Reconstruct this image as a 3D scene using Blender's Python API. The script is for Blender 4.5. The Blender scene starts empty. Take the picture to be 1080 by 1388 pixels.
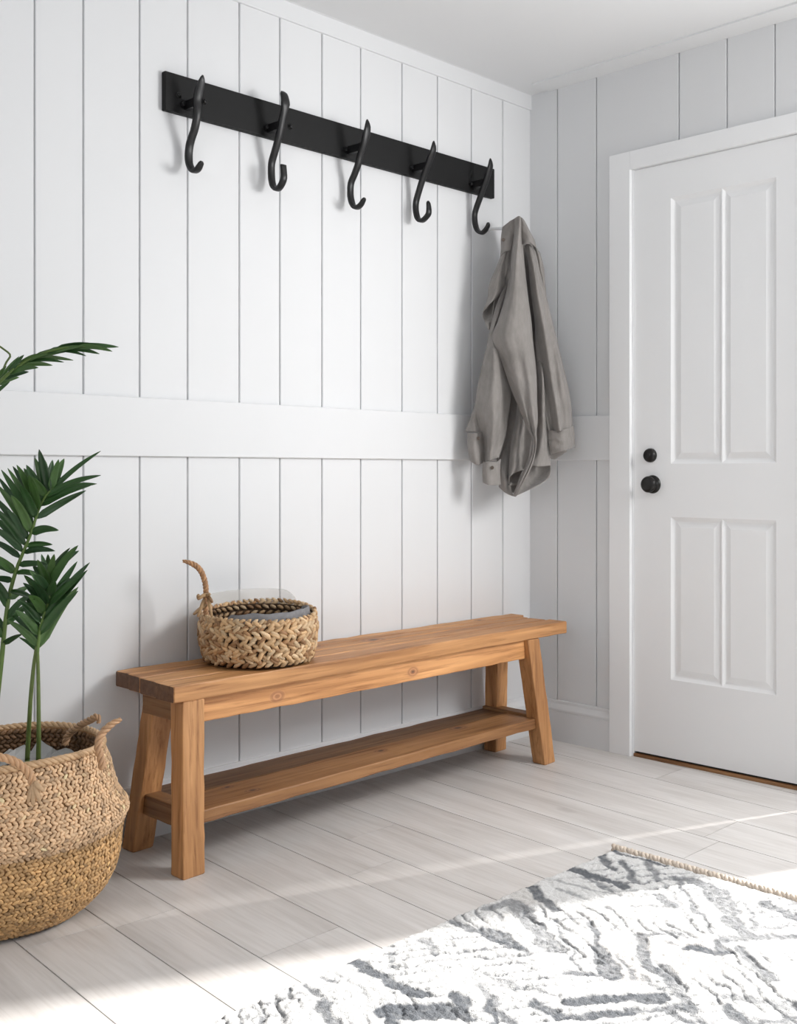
import bpy, math, random
import numpy as np
from mathutils import Vector, noise
random.seed(7)
rng = np.random.default_rng(7)
S = bpy.context.scene
COL = S.collection
PI = math.pi

# ------------------------------------------------------------------ camera
F, A, Y0, CH, ZC = 1509.157, 0.7826034, 639.286, 0.99019, 4.2
XO = (718.3 - 540) / F * ZC
RX, RY = math.sin(A), -math.cos(A)
WX, WY = math.cos(A), math.sin(A)
CX, CY = -(XO * RX + ZC * WX), -(XO * RY + ZC * WY)
cd = bpy.data.cameras.new('camera'); cam = bpy.data.objects.new('camera', cd); COL.objects.link(cam)
cam.location = (CX, CY, CH); cam.rotation_euler = (PI / 2, 0, A - PI / 2)
cd.sensor_fit = 'HORIZONTAL'; cd.sensor_width = 36; cd.lens = F * 36 / 1080
cd.shift_y = (Y0 - 694) / 1080
cd.clip_start = 0.05
S.camera = cam


def at(px, py, Z):
    """a measured point of the photograph at a given distance -> a place in the room"""
    u = (px - 540) / F * Z
    return Vector((CX + u * RX + Z * WX, CY + u * RY + Z * WY, CH + (Y0 - py) / F * Z))


# ------------------------------------------------------------------ materials
def srgb(r, g, b):
    f = lambda c: (c / 255 / 12.92) if c / 255 <= .04045 else ((c / 255 + .055) / 1.055) ** 2.4
    return (f(r), f(g), f(b), 1)


class N:
    def __init__(s, name, rough=.5, col=(.8, .8, .8, 1)):
        s.m = bpy.data.materials.new(name); s.m.use_nodes = True
        s.t = s.m.node_tree; s.b = s.t.nodes['Principled BSDF']
        s.b.inputs['Roughness'].default_value = rough; s.b.inputs['Base Color'].default_value = col

    def n(s, typ, **kw):
        n = s.t.nodes.new(typ)
        for k, v in kw.items():
            if k in n.inputs.keys() if isinstance(k, str) else False:
                n.inputs[k].default_value = v
            else:
                setattr(n, k, v)
        return n

    def l(s, a, b): s.t.links.new(a, b)

    def coords(s, scale=(1, 1, 1), rot=(0, 0, 0), src='Object'):
        tc = s.n('ShaderNodeTexCoord'); mp = s.n('ShaderNodeMapping')
        mp.inputs['Scale'].default_value = scale; mp.inputs['Rotation'].default_value = rot
        if any(rot):      # turn first, then stretch
            m0 = s.n('ShaderNodeMapping'); m0.inputs['Rotation'].default_value = rot; mp.inputs['Rotation'].default_value = (0, 0, 0)
            s.l(tc.outputs[src], m0.inputs['Vector']); s.l(m0.outputs['Vector'], mp.inputs['Vector']); return mp.outputs['Vector']
        s.l(tc.outputs[src], mp.inputs['Vector']); return mp.outputs['Vector']

    def noise(s, vec, scale, detail=4, rough=.5, dist=0):
        n = s.n('ShaderNodeTexNoise'); n.inputs['Scale'].default_value = scale
        n.inputs['Detail'].default_value = detail; n.inputs['Roughness'].default_value = rough
        n.inputs['Distortion'].default_value = dist
        if vec: s.l(vec, n.inputs['Vector'])
        return n.outputs['Fac']

    def ramp(s, fac, stops):
        r = s.n('ShaderNodeValToRGB'); e = r.color_ramp.elements
        while len(e) < len(stops): e.new(.5)
        for i, (p, c) in enumerate(stops): e[i].position = p; e[i].color = c
        s.l(fac, r.inputs['Fac']); return r.outputs['Color']

    def mix(s, fac, a, b, mode='MIX'):
        m = s.n('ShaderNodeMix'); m.data_type = 'RGBA'; m.blend_type = mode
        for v, i in ((fac, 0), (a, 6), (b, 7)):
            if hasattr(v, 'links'): s.l(v, m.inputs[i])
            else: m.inputs[i].default_value = v
        return m.outputs[2]

    def math(s, op, a, b=0.0, c=None):
        m = s.n('ShaderNodeMath'); m.operation = op
        for i, v in enumerate((a, b, c)):
            if v is None: continue
            if hasattr(v, 'links'): s.l(v, m.inputs[i])
            else: m.inputs[i].default_value = v
        return m.outputs[0]

    def base(s, c): s.l(c, s.b.inputs['Base Color'])

    def bump(s, h, strength=.3, dist=.002):
        b = s.n('ShaderNodeBump'); b.inputs['Strength'].default_value = strength
        b.inputs['Distance'].default_value = dist
        s.l(h, b.inputs['Height']); s.l(b.outputs['Normal'], s.b.inputs['Normal'])


def paint(name, c, rough=.62, bump=.05):
    m = N(name, rough)
    v = m.coords()
    n = m.noise(v, 2.2, 3)
    m.base(m.mix(n, (c[0] * .97, c[1] * .97, c[2] * .97, 1), c))
    m.bump(m.noise(m.coords((1, 1, .25)), 160, 2), bump, .001)
    return m.m


M = {}
M['wall'] = paint('painted_boards', (.68, .687, .697, 1))
M['far_wall'] = paint('grey_bounce_cut_wall', (.40, .41, .42, 1))  # grey given to the unseen walls to cut bounced light
M['door'] = paint('door_paint', (.81, .817, .825, 1), .32, .04)
M['ceiling'] = paint('ceiling_paint', (.70, .707, .715, 1), .8)


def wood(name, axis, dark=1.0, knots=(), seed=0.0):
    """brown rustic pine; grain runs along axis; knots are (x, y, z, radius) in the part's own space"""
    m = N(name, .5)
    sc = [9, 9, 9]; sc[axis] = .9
    tc = m.n('ShaderNodeTexCoord')
    add = m.n('ShaderNodeVectorMath'); add.operation = 'ADD'; m.l(tc.outputs['Object'], add.inputs[0])
    add.inputs[1].default_value = (seed, seed * 1.7, seed * .6)
    pos = add.outputs[0]
    # pull the grain round the knots
    kd = None
    for (kx, ky, kz, kr) in knots:
        d = m.n('ShaderNodeVectorMath'); d.operation = 'DISTANCE'
        sc2 = m.n('ShaderNodeVectorMath'); sc2.operation = 'MULTIPLY'; m.l(tc.outputs['Object'], sc2.inputs[0])
        st = [1, 1, 1]; st[axis] = .62; sc2.inputs[1].default_value = st
        m.l(sc2.outputs[0], d.inputs[0]); d.inputs[1].default_value = (kx * st[0], ky * st[1], kz * st[2])
        v = m.math('DIVIDE', d.outputs['Value'], kr)
        kd = v if kd is None else m.math('MINIMUM', kd, v)
    mp = m.n('ShaderNodeMapping'); mp.inputs['Scale'].default_value = sc; m.l(pos, mp.inputs['Vector'])
    big = m.noise(mp.outputs[0], 1.1, 3, .5, .6)
    sc3 = [70, 70, 70]; sc3[axis] = 2.2
    mp3 = m.n('ShaderNodeMapping'); mp3.inputs['Scale'].default_value = sc3; m.l(pos, mp3.inputs['Vector'])
    fine = m.noise(mp3.outputs[0], 1.5, 5, .62, .3)
    sc4 = [26, 26, 26]; sc4[axis] = 1.1
    mp4 = m.n('ShaderNodeMapping'); mp4.inputs['Scale'].default_value = sc4; m.l(pos, mp4.inputs['Vector'])
    med = m.noise(mp4.outputs[0], 1.3, 3, .5, 1.2)
    d = dark
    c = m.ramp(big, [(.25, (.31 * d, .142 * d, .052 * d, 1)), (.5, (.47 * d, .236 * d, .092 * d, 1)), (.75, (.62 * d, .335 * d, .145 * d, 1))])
    c = m.mix(m.ramp(med, [(.35, (0, 0, 0, 1)), (.7, (1, 1, 1, 1))]), m.mix(1.0, c, (.66, .60, .55, 1), 'MULTIPLY'), c)
    c = m.mix(m.ramp(fine, [(.3, (1, 1, 1, 1)), (.48, (0, 0, 0, 1))]), c, m.mix(1.0, c, (.60, .52, .46, 1), 'MULTIPLY'))
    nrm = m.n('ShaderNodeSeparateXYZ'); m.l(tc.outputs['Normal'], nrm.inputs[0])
    endg_shade = m.math('GREATER_THAN', m.math('ABSOLUTE', nrm.outputs[axis]), .8)
    c = m.mix(endg_shade, c, m.mix(1.0, c, (.24, .20, .18, 1), 'MULTIPLY'))      # darker end grain, with the shade on the ends put into its colour
    if kd is not None:
        ring = m.math('SINE', m.math('MULTIPLY', kd, 16.0))
        halo = m.ramp(kd, [(.55, (1, 1, 1, 1)), (1.5, (0, 0, 0, 1))])
        rc = m.mix(m.ramp(ring, [(0, (0, 0, 0, 1)), (1, (1, 1, 1, 1))]), (.20 * d, .085 * d, .04 * d, 1), (.36 * d, .17 * d, .08 * d, 1))
        c = m.mix(m.mix(1.0, halo, (.75, .75, .75, 1), 'MULTIPLY'), c, rc)
        core = m.ramp(kd, [(.16, (1, 1, 1, 1)), (.34, (0, 0, 0, 1))])
        c = m.mix(core, c, (.06 * d, .03 * d, .02 * d, 1))
    m.base(c)
    m.bump(fine, .35, .0015)
    rr = m.ramp(fine, [(.2, (.62, .62, .62, 1)), (.8, (.42, .42, .42, 1))]); m.l(rr, m.b.inputs['Roughness'])
    return m.m


def attr_mat(name, rough=.6, nscale=60, amt=.25, bump=.2, spec=.5, stretch=(1, 1, 1)):
    m = N(name, rough)
    a = m.n('ShaderNodeAttribute'); a.attribute_name = 'col'
    n = m.noise(m.coords(stretch), nscale, 4, .6)
    k = 1 - amt
    m.base(m.mix(n, m.mix(1.0, a.outputs['Color'], (k, k, k, 1), 'MULTIPLY'), m.mix(1.0, a.outputs['Color'], (1 + amt * .5,) * 3 + (1,), 'MULTIPLY')))
    m.b.inputs['Specular IOR Level'].default_value = spec
    m.bump(n, bump, .001)
    return m.m


def plain(name, c, rough=.5, metal=0, nscale=40, amt=.15, bump=.1, spec=.5, dist=.001):
    m = N(name, rough)
    n = m.noise(m.coords(), nscale, 4)
    m.base(m.mix(n, (c[0] * (1 - amt), c[1] * (1 - amt), c[2] * (1 - amt), 1), (c[0] * (1 + amt), c[1] * (1 + amt), c[2] * (1 + amt), 1)))
    m.b.inputs['Metallic'].default_value = metal
    m.b.inputs['Specular IOR Level'].default_value = spec
    m.bump(n, bump, dist)
    return m.m


M['iron'] = plain('black_forged_iron', (.007, .007, .0075, 1), .40, 0, 60, .3, .35, .4, .0015)
M['board_black'] = plain('black_painted_board', (.005, .005, .0052, 1), .58, 0, 30, .2, .1, .25)
M['bronze'] = plain('dark_bronze', (.010, .009, .008, 1), .28, .3, 50, .2, .05)
M['screw'] = plain('black_screw', (.02, .02, .02, 1), .25, .4)
M['strands'] = attr_mat('woven_strands', .55, 220, .3, .35)
M['rush_dark'] = plain('woven_core', (.26, .145, .065, 1), .8, 0, 120, .5, .6, .2, .004)
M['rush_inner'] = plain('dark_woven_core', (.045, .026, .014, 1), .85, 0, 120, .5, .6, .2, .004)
M['liner'] = plain('grey_felt_liner', (.21, .205, .21, 1), .9, 0, 90, .25, .5, .1, .002)
M['plastic'] = plain('crumpled_liner', (.36, .355, .345, 1), .35, 0, 30, .12, .4, .5, .004)
M['soil'] = plain('dark_soil', (.03, .022, .016, 1), .95, 0, 90, .5, 1, .1, .01)
M['stem'] = plain('green_stem', (.09, .13, .03, 1), .45, 0, 30, .4, .2)
M['button'] = plain('brown_button', (.09, .065, .05, 1), .3, 0, 30, .1, .05)
M['dark_gap'] = plain('dark_underfloor', (.03, .026, .023, 1), .9)


def leaf_mat():
    m = N('palm_leaf', .38)
    a = m.n('ShaderNodeAttribute'); a.attribute_name = 'col'
    n = m.noise(m.coords((1, 1, 1)), 25, 3)
    m.base(m.mix(n, m.mix(1.0, a.outputs['Color'], (.65, .65, .65, 1), 'MULTIPLY'), m.mix(1.0, a.outputs['Color'], (1.25, 1.2, 1.1, 1), 'MULTIPLY')))
    m.b.inputs['Specular IOR Level'].default_value = .45
    return m.m


M['leaf'] = leaf_mat()


def cloth_mat():
    m = N('washed_linen', .92)
    v = m.coords()
    big = m.noise(v, 9, 4, .6)
    c = m.mix(big, (.195, .181, .168, 1), (.335, .313, .297, 1))
    sp = m.noise(m.coords((1, 1, .35)), 70, 4, .7)
    c = m.mix(m.ramp(sp, [(.35, (0, 0, 0, 1)), (.7, (1, 1, 1, 1))]), m.mix(1.0, c, (.84, .84, .84, 1), 'MULTIPLY'), c)
    m.base(c)
    fine = m.noise(m.coords((1, 1, .5)), 500, 3, .6)
    wr = m.noise(m.coords((1.2, 1.2, .5)), 28, 4, .55, .8)
    h = m.math('ADD', m.math('MULTIPLY', fine, .15), wr)
    m.bump(h, .55, .006)
    m.b.inputs['Specular IOR Level'].default_value = .15
    m.b.inputs['Sheen Weight'].default_value = .15
    return m.m


M['linen'] = cloth_mat()


def sheer_mat():
    m = N('sheer_liner', .8)
    m.base(m.mix(m.noise(m.coords(), 20, 3), srgb(226, 222, 214), srgb(236, 233, 228)))
    m.b.inputs['Alpha'].default_value = .28
    return m.m


M['sheer'] = sheer_mat()


def floor_mat():
    m = N('pale_oak_planks', .42)
    a = m.n('ShaderNodeAttribute'); a.attribute_name = 'col'
    rot = (0, 0, math.radians(4.4))
    v = m.coords((6, .7, 1), rot)
    addv = m.n('ShaderNodeVectorMath'); addv.operation = 'MULTIPLY_ADD'
    m.l(a.outputs['Color'], addv.inputs[0]); addv.inputs[1].default_value = (37, 53, 0); m.l(v, addv.inputs[2])
    g = m.noise(addv.outputs[0], 1.6, 5, .6, .8)
    f = m.noise(m.coords((90, 3.5, 1), rot), 1.2, 4, .6)
    c = m.ramp(g, [(.25, (.49, .462, .442, 1)), (.5, (.59, .567, .548, 1)), (.75, (.68, .66, .645, 1))])
    c = m.mix(m.ramp(f, [(.34, (1, 1, 1, 1)), (.56, (0, 0, 0, 1))]), c, m.mix(1.0, c, (.90, .892, .885, 1), 'MULTIPLY'))
    # sparse small knots
    vo = m.n('ShaderNodeTexVoronoi'); vo.inputs['Scale'].default_value = 1.0; vo.inputs['Randomness'].default_value = 1
    m.l(m.coords((3.4, 1.7, 1), rot), vo.inputs['Vector'])
    kn = m.ramp(vo.outputs['Distance'], [(.025, (1, 1, 1, 1)), (.085, (0, 0, 0, 1))])
    kk = m.mix(m.noise(m.coords((1, 1, 1)), 40, 3), (0, 0, 0, 1), kn)
    c = m.mix(kk, c, (.23, .20, .18, 1))
    m.base(c)
    m.bump(f, .12, .0006)
    m.l(m.ramp(g, [(.2, (.5, .5, .5, 1)), (.8, (.38, .38, .38, 1))]), m.b.inputs['Roughness'])
    return m.m


M['floor'] = floor_mat()


def rug_mat():
    m = N('rug_pile', .95)
    a = m.n('ShaderNodeAttribute'); a.attribute_name = 'col'
    n = m.noise(m.coords((1, 1, 1)), 330, 3, .7)
    c = m.mix(m.ramp(n, [(.3, (0, 0, 0, 1)), (.6, (1, 1, 1, 1))]), m.mix(1.0, a.outputs['Color'], (.80, .80, .80, 1), 'MULTIPLY'), a.outputs['Color'])
    m.base(c); m.b.inputs['Specular IOR Level'].default_value = .1
    m.bump(n, .8, .004)
    return m.m


M['rug'] = rug_mat()


# ------------------------------------------------------------------ mesh helpers
def mk(name, V, Fc, mat, parent=None, smooth=False, cols=None):
    me = bpy.data.meshes.new(name)
    off = parent_off(parent)
    V = np.asarray([tuple(v) for v in V] if not isinstance(V, np.ndarray) else V, dtype=float) - np.array(off)
    me.from_pydata(V.tolist(), [], [tuple(int(i) for i in f) for f in Fc])
    me.materials.append(mat)
    if smooth: me.polygons.foreach_set('use_smooth', [True] * len(me.polygons))
    if cols is not None:
        at_ = me.color_attributes.new('col', 'FLOAT_COLOR', 'POINT')
        c = np.ones((len(V), 4)); c[:, :3] = np.asarray(cols)[:, :3]
        at_.data.foreach_set('color', c.ravel())
    me.update()
    o = bpy.data.objects.new(name, me); COL.objects.link(o)
    if parent: o.parent = parent
    return o


def parent_off(p):
    v = Vector((0, 0, 0))
    while p is not None: v += p.location; p = p.parent
    return v


def root(name, label, cat, loc, group=None):
    o = bpy.data.objects.new(name, None); o.empty_display_size = .05; COL.objects.link(o); o.location = loc
    o['label'] = label; o['category'] = cat
    if group: o['group'] = group
    return o


def struct(o, label=None):
    o['kind'] = 'structure'
    if label: o['label'] = label
    return o


class MB:
    def __init__(s): s.V = []; s.F = []; s.C = []

    def add(s, V, Fc, c=None):
        b = len(s.V); s.V += [tuple(v) for v in V]; s.F += [tuple(i + b for i in f) for f in Fc]
        if c is not None: s.C += [c] * len(V)

    def box(s, x0, x1, y0, y1, z0, z1):
        x0, x1 = sorted((x0, x1)); y0, y1 = sorted((y0, y1)); z0, z1 = sorted((z0, z1))
        s.add([(x0, y0, z0), (x1, y0, z0), (x1, y1, z0), (x0, y1, z0), (x0, y0, z1), (x1, y0, z1), (x1, y1, z1), (x0, y1, z1)],
              [(0, 3, 2, 1), (4, 5, 6, 7), (0, 1, 5, 4), (1, 2, 6, 5), (2, 3, 7, 6), (3, 0, 4, 7)])

    def prism(s, poly, fn, t0, t1):
        """poly: 2D points; fn(p, t) -> 3D; extruded from t0 to t1"""
        n = len(poly)
        s.add([fn(p, t0) for p in poly] + [fn(p, t1) for p in poly],
              [(i, (i + 1) % n, n + (i + 1) % n, n + i) for i in range(n)] + [tuple(range(n))[::-1], tuple(range(n, 2 * n))])

    def build(s, name, mat, parent=None, smooth=False):
        return mk(name, s.V, s.F, mat, parent, smooth, s.C if s.C else None)


def bevel(o, w=.002, seg=2):
    b = o.modifiers.new('bevel', 'BEVEL'); b.width = w; b.segments = seg; b.limit_method = 'ANGLE'; b.angle_limit = math.radians(35)
    return o


def fix_normals(o):
    import bmesh
    bm = bmesh.new(); bm.from_mesh(o.data); bmesh.ops.recalc_face_normals(bm, faces=bm.faces); bm.to_mesh(o.data); bm.free()
    return o


def beam(name, q0, q1, mat, parent, n=12, ch=.004, jit=.0008, seed=0):
    """timber: cross-section quad q0 -> q1 with chamfered, slightly uneven arrises"""
    V = []; Fc = []
    q0 = [Vector(p) for p in q0]; q1 = [Vector(p) for p in q1]
    rnd = random.Random(seed + len(name))
    offs = [[rnd.uniform(-1, 1) for _ in range(4)] for _ in range(n + 1)]
    m = 12
    for i in range(n + 1):
        t = i / n
        q = [a.lerp(b, t) for a, b in zip(q0, q1)]
        c = ch * (1 + .35 * offs[i][0])
        cc = c if 0 < i < n else c * 1.0
        for k in range(4):
            p, a, b = q[k], q[k - 1], q[(k + 1) % 4]
            da = (a - p).normalized(); db = (b - p).normalized()
            nz = (da + db) * jit * offs[i][k]
            ins = 0 if 0 < i < n else 0
            V += [p + da * cc + nz, p + (da + db) * cc * .29 + nz, p + db * cc + nz]
    ax = (q1[0] - q0[0]).normalized()
    # round the two ends a little: insert shrunken end rings
    def ringc(i): return sum((Vector(V[i * m + k]) for k in range(m)), Vector()) / m
    Vn = []
    c0, c1 = ringc(0), ringc(n)
    r0 = [Vector(V[k]).lerp(c0, 0) for k in range(m)]
    e = ch * .7
    Vn += [v + (c0 - v).normalized() * e for v in V[:m]]
    for k in range(m): Vn.append(V[k] + ax * e)
    for i in range(1, n):
        Vn += V[i * m:(i + 1) * m]
    for k in range(m): Vn.append(V[n * m + k] - ax * e)
    Vn += [v + (c1 - v).normalized() * e for v in V[n * m:]]
    rings = len(Vn) // m
    for i in range(rings - 1):
        for k in range(m):
            Fc.append((i * m + k, i * m + (k + 1) % m, (i + 1) * m + (k + 1) % m, (i + 1) * m + k))
    Fc.append(tuple(range(m))[::-1]); Fc.append(tuple((rings - 1) * m + k for k in range(m)))
    return fix_normals(mk(name, Vn, Fc, mat, parent))


def tube_arrays(path, radii, sides=8, closed=False):
    P = [Vector(p) for p in path]; n = len(P)
    V = []; Fc = []
    up = Vector((0, 0, 1)); prev = None
    for i in range(n):
        a = P[(i - 1) % n] if closed else P[max(i - 1, 0)]; b = P[(i + 1) % n] if closed else P[min(i + 1, n - 1)]
        t = (b - a).normalized()
        if prev is None:
            u = t.cross(up) if abs(t.z) < .95 else t.cross(Vector((1, 0, 0)))
        else:
            u = prev - t * prev.dot(t)
        u.normalize(); prev = u; w = t.cross(u)
        r = radii[i] if hasattr(radii, '__len__') else radii
        for k in range(sides):
            an = 2 * PI * k / sides
            V.append(P[i] + (u * math.cos(an) + w * math.sin(an)) * r)
    m = sides
    for i in range(n if closed else n - 1):
        j = (i + 1) % n
        for k in range(m): Fc.append((i * m + k, i * m + (k + 1) % m, j * m + (k + 1) % m, j * m + k))
    if not closed:
        Fc.append(tuple(range(m))[::-1]); Fc.append(tuple((n - 1) * m + k for k in range(m)))
    return V, Fc


def spline(pts, n, closed=False):
    P = [Vector(p) for p in pts]; out = []
    m = len(P); segs = m if closed else m - 1
    for i in range(n):
        t = i / (n if closed else n - 1) * segs
        k = min(int(t), segs - 1); f = t - k
        g = (lambda j: P[j % m]) if closed else (lambda j: P[max(0, min(m - 1, j))])
        p0, p1, p2, p3 = g(k - 1), g(k), g(k + 1), g(k + 2)
        out.append(.5 * ((2 * p1) + (p2 - p0) * f + (2 * p0 - 5 * p1 + 4 * p2 - p3) * f * f + (3 * p1 - p0 - 3 * p2 + p3) * f ** 3))
    return out


def rope_into(mb, path, r, strands=3, pitch=.03, colf=None, sides=6, closed=False, taper=False):
    P = [Vector(p) for p in path]; n = len(P)
    L = [0]
    for i in range(1, n): L.append(L[-1] + (P[i] - P[i - 1]).length)
    fr = []; prev = None
    for i in range(n):
        t = (P[min(i + 1, n - 1)] - P[max(i - 1, 0)]).normalized()
        if prev is None:
            u = t.cross(Vector((0, 0, 1))) if abs(t.z) < .95 else t.cross(Vector((1, 0, 0)))
        else:
            u = prev - t * prev.dot(t)
        u.normalize(); prev = u; fr.append((u, t.cross(u)))
    for s in range(strands):
        pts = []; rr = []
        for i in range(n):
            an = 2 * PI * (L[i] / pitch + s / strands)
            k = 1 if not taper else (.55 + .45 * min(1, (L[-1] - L[i]) / .03))
            pts.append(P[i] + (fr[i][0] * math.cos(an) + fr[i][1] * math.sin(an)) * r * .52 * k); rr.append(r * .55 * k)
        V, Fc = tube_arrays(pts, rr, sides)
        c = colf() if colf else (.4, .25, .12)
        mb.add(V, Fc, c)


# unit lump (a pointed plump strand segment)
def _lump():
    V = []; Fc = []
    ns, nr = 6, 4
    V.append((-1, 0, 0))
    for i in range(1, nr):
        x = -1 + 2 * i / nr; r = (1 - abs(x) ** 2.2) ** .5
        for k in range(ns):
            a = 2 * PI * k / ns; V.append((x, r * math.cos(a), r * math.sin(a)))
    V.append((1, 0, 0)); e = len(V) - 1
    for k in range(ns):
        Fc.append((0, 1 + (k + 1) % ns, 1 + k))
        for i in range(nr - 2):
            a = 1 + i * ns; b = a + ns
            Fc.append((a + k, a + (k + 1) % ns, b + (k + 1) % ns, b + k))
        a = 1 + (nr - 2) * ns
        Fc.append((a + k, a + (k + 1) % ns, e))
    return np.array(V, float), Fc


LV, LF = _lump()


class Lumps:
    def __init__(s): s.V = []; s.F = []; s.C = []; s.n = 0

    def add(s, c, u, v, w, a, b, d, col):
        """centre c, long axis u (a), width axis v (b), outward w (d)"""
        T = np.array([u * a, v * b, w * d])
        s.V.append(LV @ T + c); s.C.append(np.tile(col, (len(LV), 1)))
        s.F += [tuple(i + s.n for i in f) for f in LF]; s.n += len(LV)

    def build(s, name, mat, parent):
        o = mk(name, np.vstack(s.V), s.F, mat, parent, True, np.vstack(s.C)); return o


# ------------------------------------------------------------------ room shell
H = 2.408; RXM = -5.2; RYM = -4.6
GL = [-.1602, -.3351, -.5126, -.6863, -.8753, -1.0405, -1.208, -1.3591, -1.538, -1.692, -1.8598, -1.9943]
g = -1.9943
while g > RXM + .2: g -= .163; GL.append(g)
GR = [-.1262, -.2992, -.4563, -.6331, -.8094, -.9744, -1.15, -1.325, -1.50]
g = -1.5
while g > RYM + .2: g -= .172; GR.append(g)
GW, GD, GCH = .0040, .008, .0018


def boards(mb, fn, a, b, z0, z1, grooves, thick=.10):
    """a run of vertical boards from a to b (a > b); fn((s, depth), z) -> point; grooves cut in"""
    poly = [(a, 0)]
    for q in sorted(grooves, reverse=True):
        if a - .01 > q > b + .01:
            poly += [(q + GW / 2 + GCH, 0), (q + GW / 2, GCH), (q + GW / 2, GD), (q - GW / 2, GD), (q - GW / 2, GCH), (q - GW / 2 - GCH, 0)]
    poly += [(b, 0)]
    n = len(poly)
    full = poly + [(b, thick), (a, thick)]
    m = len(full)
    V = [fn(p, z0) for p in full] + [fn(p, z1) for p in full]
    Fc = [(i, (i + 1) % m, m + (i + 1) % m, m + i) for i in range(m)] + [tuple(range(m))[::-1], tuple(range(m, 2 * m))]
    mb.add(V, Fc)


fl = lambda p, z: (p[0], p[1], z)
fr_ = lambda p, z: (p[1], p[0], z)
mb = MB(); boards(mb, fl, .0, RXM, -.02, H, GL); o = fix_normals(mb.build('wall_left', M['wall'])); struct(o)

DY0, DY1 = -.4585, -1.1225      # door slab edges
SL0, SL1 = -1.217, -1.268       # made-up slit, added only to cast the dim sun band on the floor
OP0, OP1 = -1.625, -3.35         # glazed opening the sun comes through
mb = MB()
boards(mb, fr_, -.0, DY0 + .0, -.02, H, GR)
boards(mb, fr_, DY0, DY1, 2.045, H, GR)
boards(mb, fr_, DY1, SL0, -.02, H, GR)
boards(mb, fr_, SL0, SL1, 2.10, H, GR)
boards(mb, fr_, SL1, OP0, -.02, H, GR)
boards(mb, fr_, OP0, OP1, 2.15, H, GR)
boards(mb, fr_, OP1, RYM, -.02, H, GR)
o = fix_normals(mb.build('wall_right', M['wall'])); struct(o)

# far walls behind the photographer, one with a wide window
WX0, WX1, WZ0, WZ1 = -2.35, -.15, 1.25, 2.25
mb = MB()
mb.box(RXM, WX0, RYM - .1, RYM, -.02, H); mb.box(WX1, .1, RYM - .1, RYM, -.02, H)
mb.box(WX0, WX1, RYM - .1, RYM, -.02, WZ0); mb.box(WX0, WX1, RYM - .1, RYM, WZ1, H)
struct(mb.build('wall_front', M['far_wall']))
mb = MB(); 
LY0, LY1, LZ0, LZ1 = -3.9, -1.6, 1.2, 2.25  # unseen window opening, added to brighten the door wall
mb.box(RXM - .1, RXM, RYM - .1, LY0, -.02, H); mb.box(RXM - .1, RXM, LY1, .1, -.02, H)
mb.box(RXM - .1, RXM, LY0, LY1, -.02, LZ0); mb.box(RXM - .1, RXM, LY0, LY1, LZ1, H)
struct(mb.build('wall_back', M['far_wall']))
mb = MB(); mb.box(RXM - .1, .1, RYM - .1, .1, H, H + .08); struct(mb.build('ceiling', M['ceiling']))


def win_frame(name, fn, a, b, z0, z1, mull=1):
    mb = MB(); w = .05
    def bx(a0, a1, c0, c1):
        P = [fn((a0, -.012), c0), fn((a1, .06), c1)]
        mb.box(P[0][0], P[1][0], P[0][1], P[1][1], P[0][2], P[1][2])
    bx(a, a - w, z0, z1); bx(b + w, b, z0, z1); bx(a - w, b + w, z0, z0 + w); bx(a - w, b + w, z1 - w, z1)
    for k in range(mull):
        c = a + (b - a) * (k + 1) / (mull + 1); bx(c + .02, c - .02, z0 + w, z1 - w)
    return struct(mb.build(name, M['wall']))


win_frame('window_1', lambda p, z: (p[0], RYM - p[1] - .03, z), WX1, WX0, WZ0, WZ1, 1)
win_frame('fill_window', lambda p, z: (RXM - p[1] - .03, p[0], z), LY1, LY0, LZ0, LZ1, 1)  # frame of the added fill opening

# floor boards
TH = math.radians(4.5)     # they run slightly off square
mbf = {'V': [], 'F': [], 'C': []}
seams = [-2.061, -1.903, -1.684, -1.482, -1.3158]
x = -1.3158
while x < .6: x += .187; seams.append(x)
x = -2.061
while x > -6: x -= .19; seams.append(x)
seams.sort()
mb = MB(); gp = .0014
sx, cx_ = math.sin(TH), math.cos(TH)


def fpt(s, t, z=0):    # s: seam coordinate measured at Y=-.6, t: distance along the board from there
    return (s + t * math.sin(TH) * 1.0, -.6 + t, z)


rnd = random.Random(3)
known = {-1.482: [-.30, .62], -1.684: [-.045, -.87], -1.3158: [.2]}
for i in range(len(seams) - 1):
    a, b = seams[i] + gp, seams[i + 1] - gp
    js = [-4.6]
    t = -4.6 + rnd.uniform(.2, 1.2)
    while t < 1.0: js.append(t); t += rnd.uniform(1.0, 1.5)
    js.append(1.2)
    for j in range(len(js) - 1):
        t0, t1 = js[j] + gp * .6, js[j + 1] - gp * .6
        c = (rnd.random(), rnd.random(), rnd.random())
        V = [fpt(a, t0), fpt(b, t0), fpt(b, t1), fpt(a, t1)] + [fpt(a, t0, -.004), fpt(b, t0, -.004), fpt(b, t1, -.004), fpt(a, t1, -.004)]
        mb.add(V, [(0, 1, 2, 3), (0, 4, 5, 1), (1, 5, 6, 2), (2, 6, 7, 3), (3, 7, 4, 0)], c)
fo = mb.build('floor', M['floor']); struct(fo)
mb = MB(); mb.box(RXM - .3, .3, RYM - .3, .3, -.06, -.0035); sub = mb.build('floor_underlay', M['dark_gap'], fo)

# rails, trims, baseboards
def prof_left(name, poly, x0, x1, mat=M['wall']):
    mb = MB(); mb.prism(poly, lambda p, t: (t, -p[0], p[1]), x0, x1); return struct(fix_normals(mb.build(name, mat)))


def prof_right(name, poly, y0, y1, mat=M['wall']):
    mb = MB(); mb.prism(poly, lambda p, t: (-p[0], t, p[1]), y0, y1); return struct(fix_normals(mb.build(name, mat)))


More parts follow.
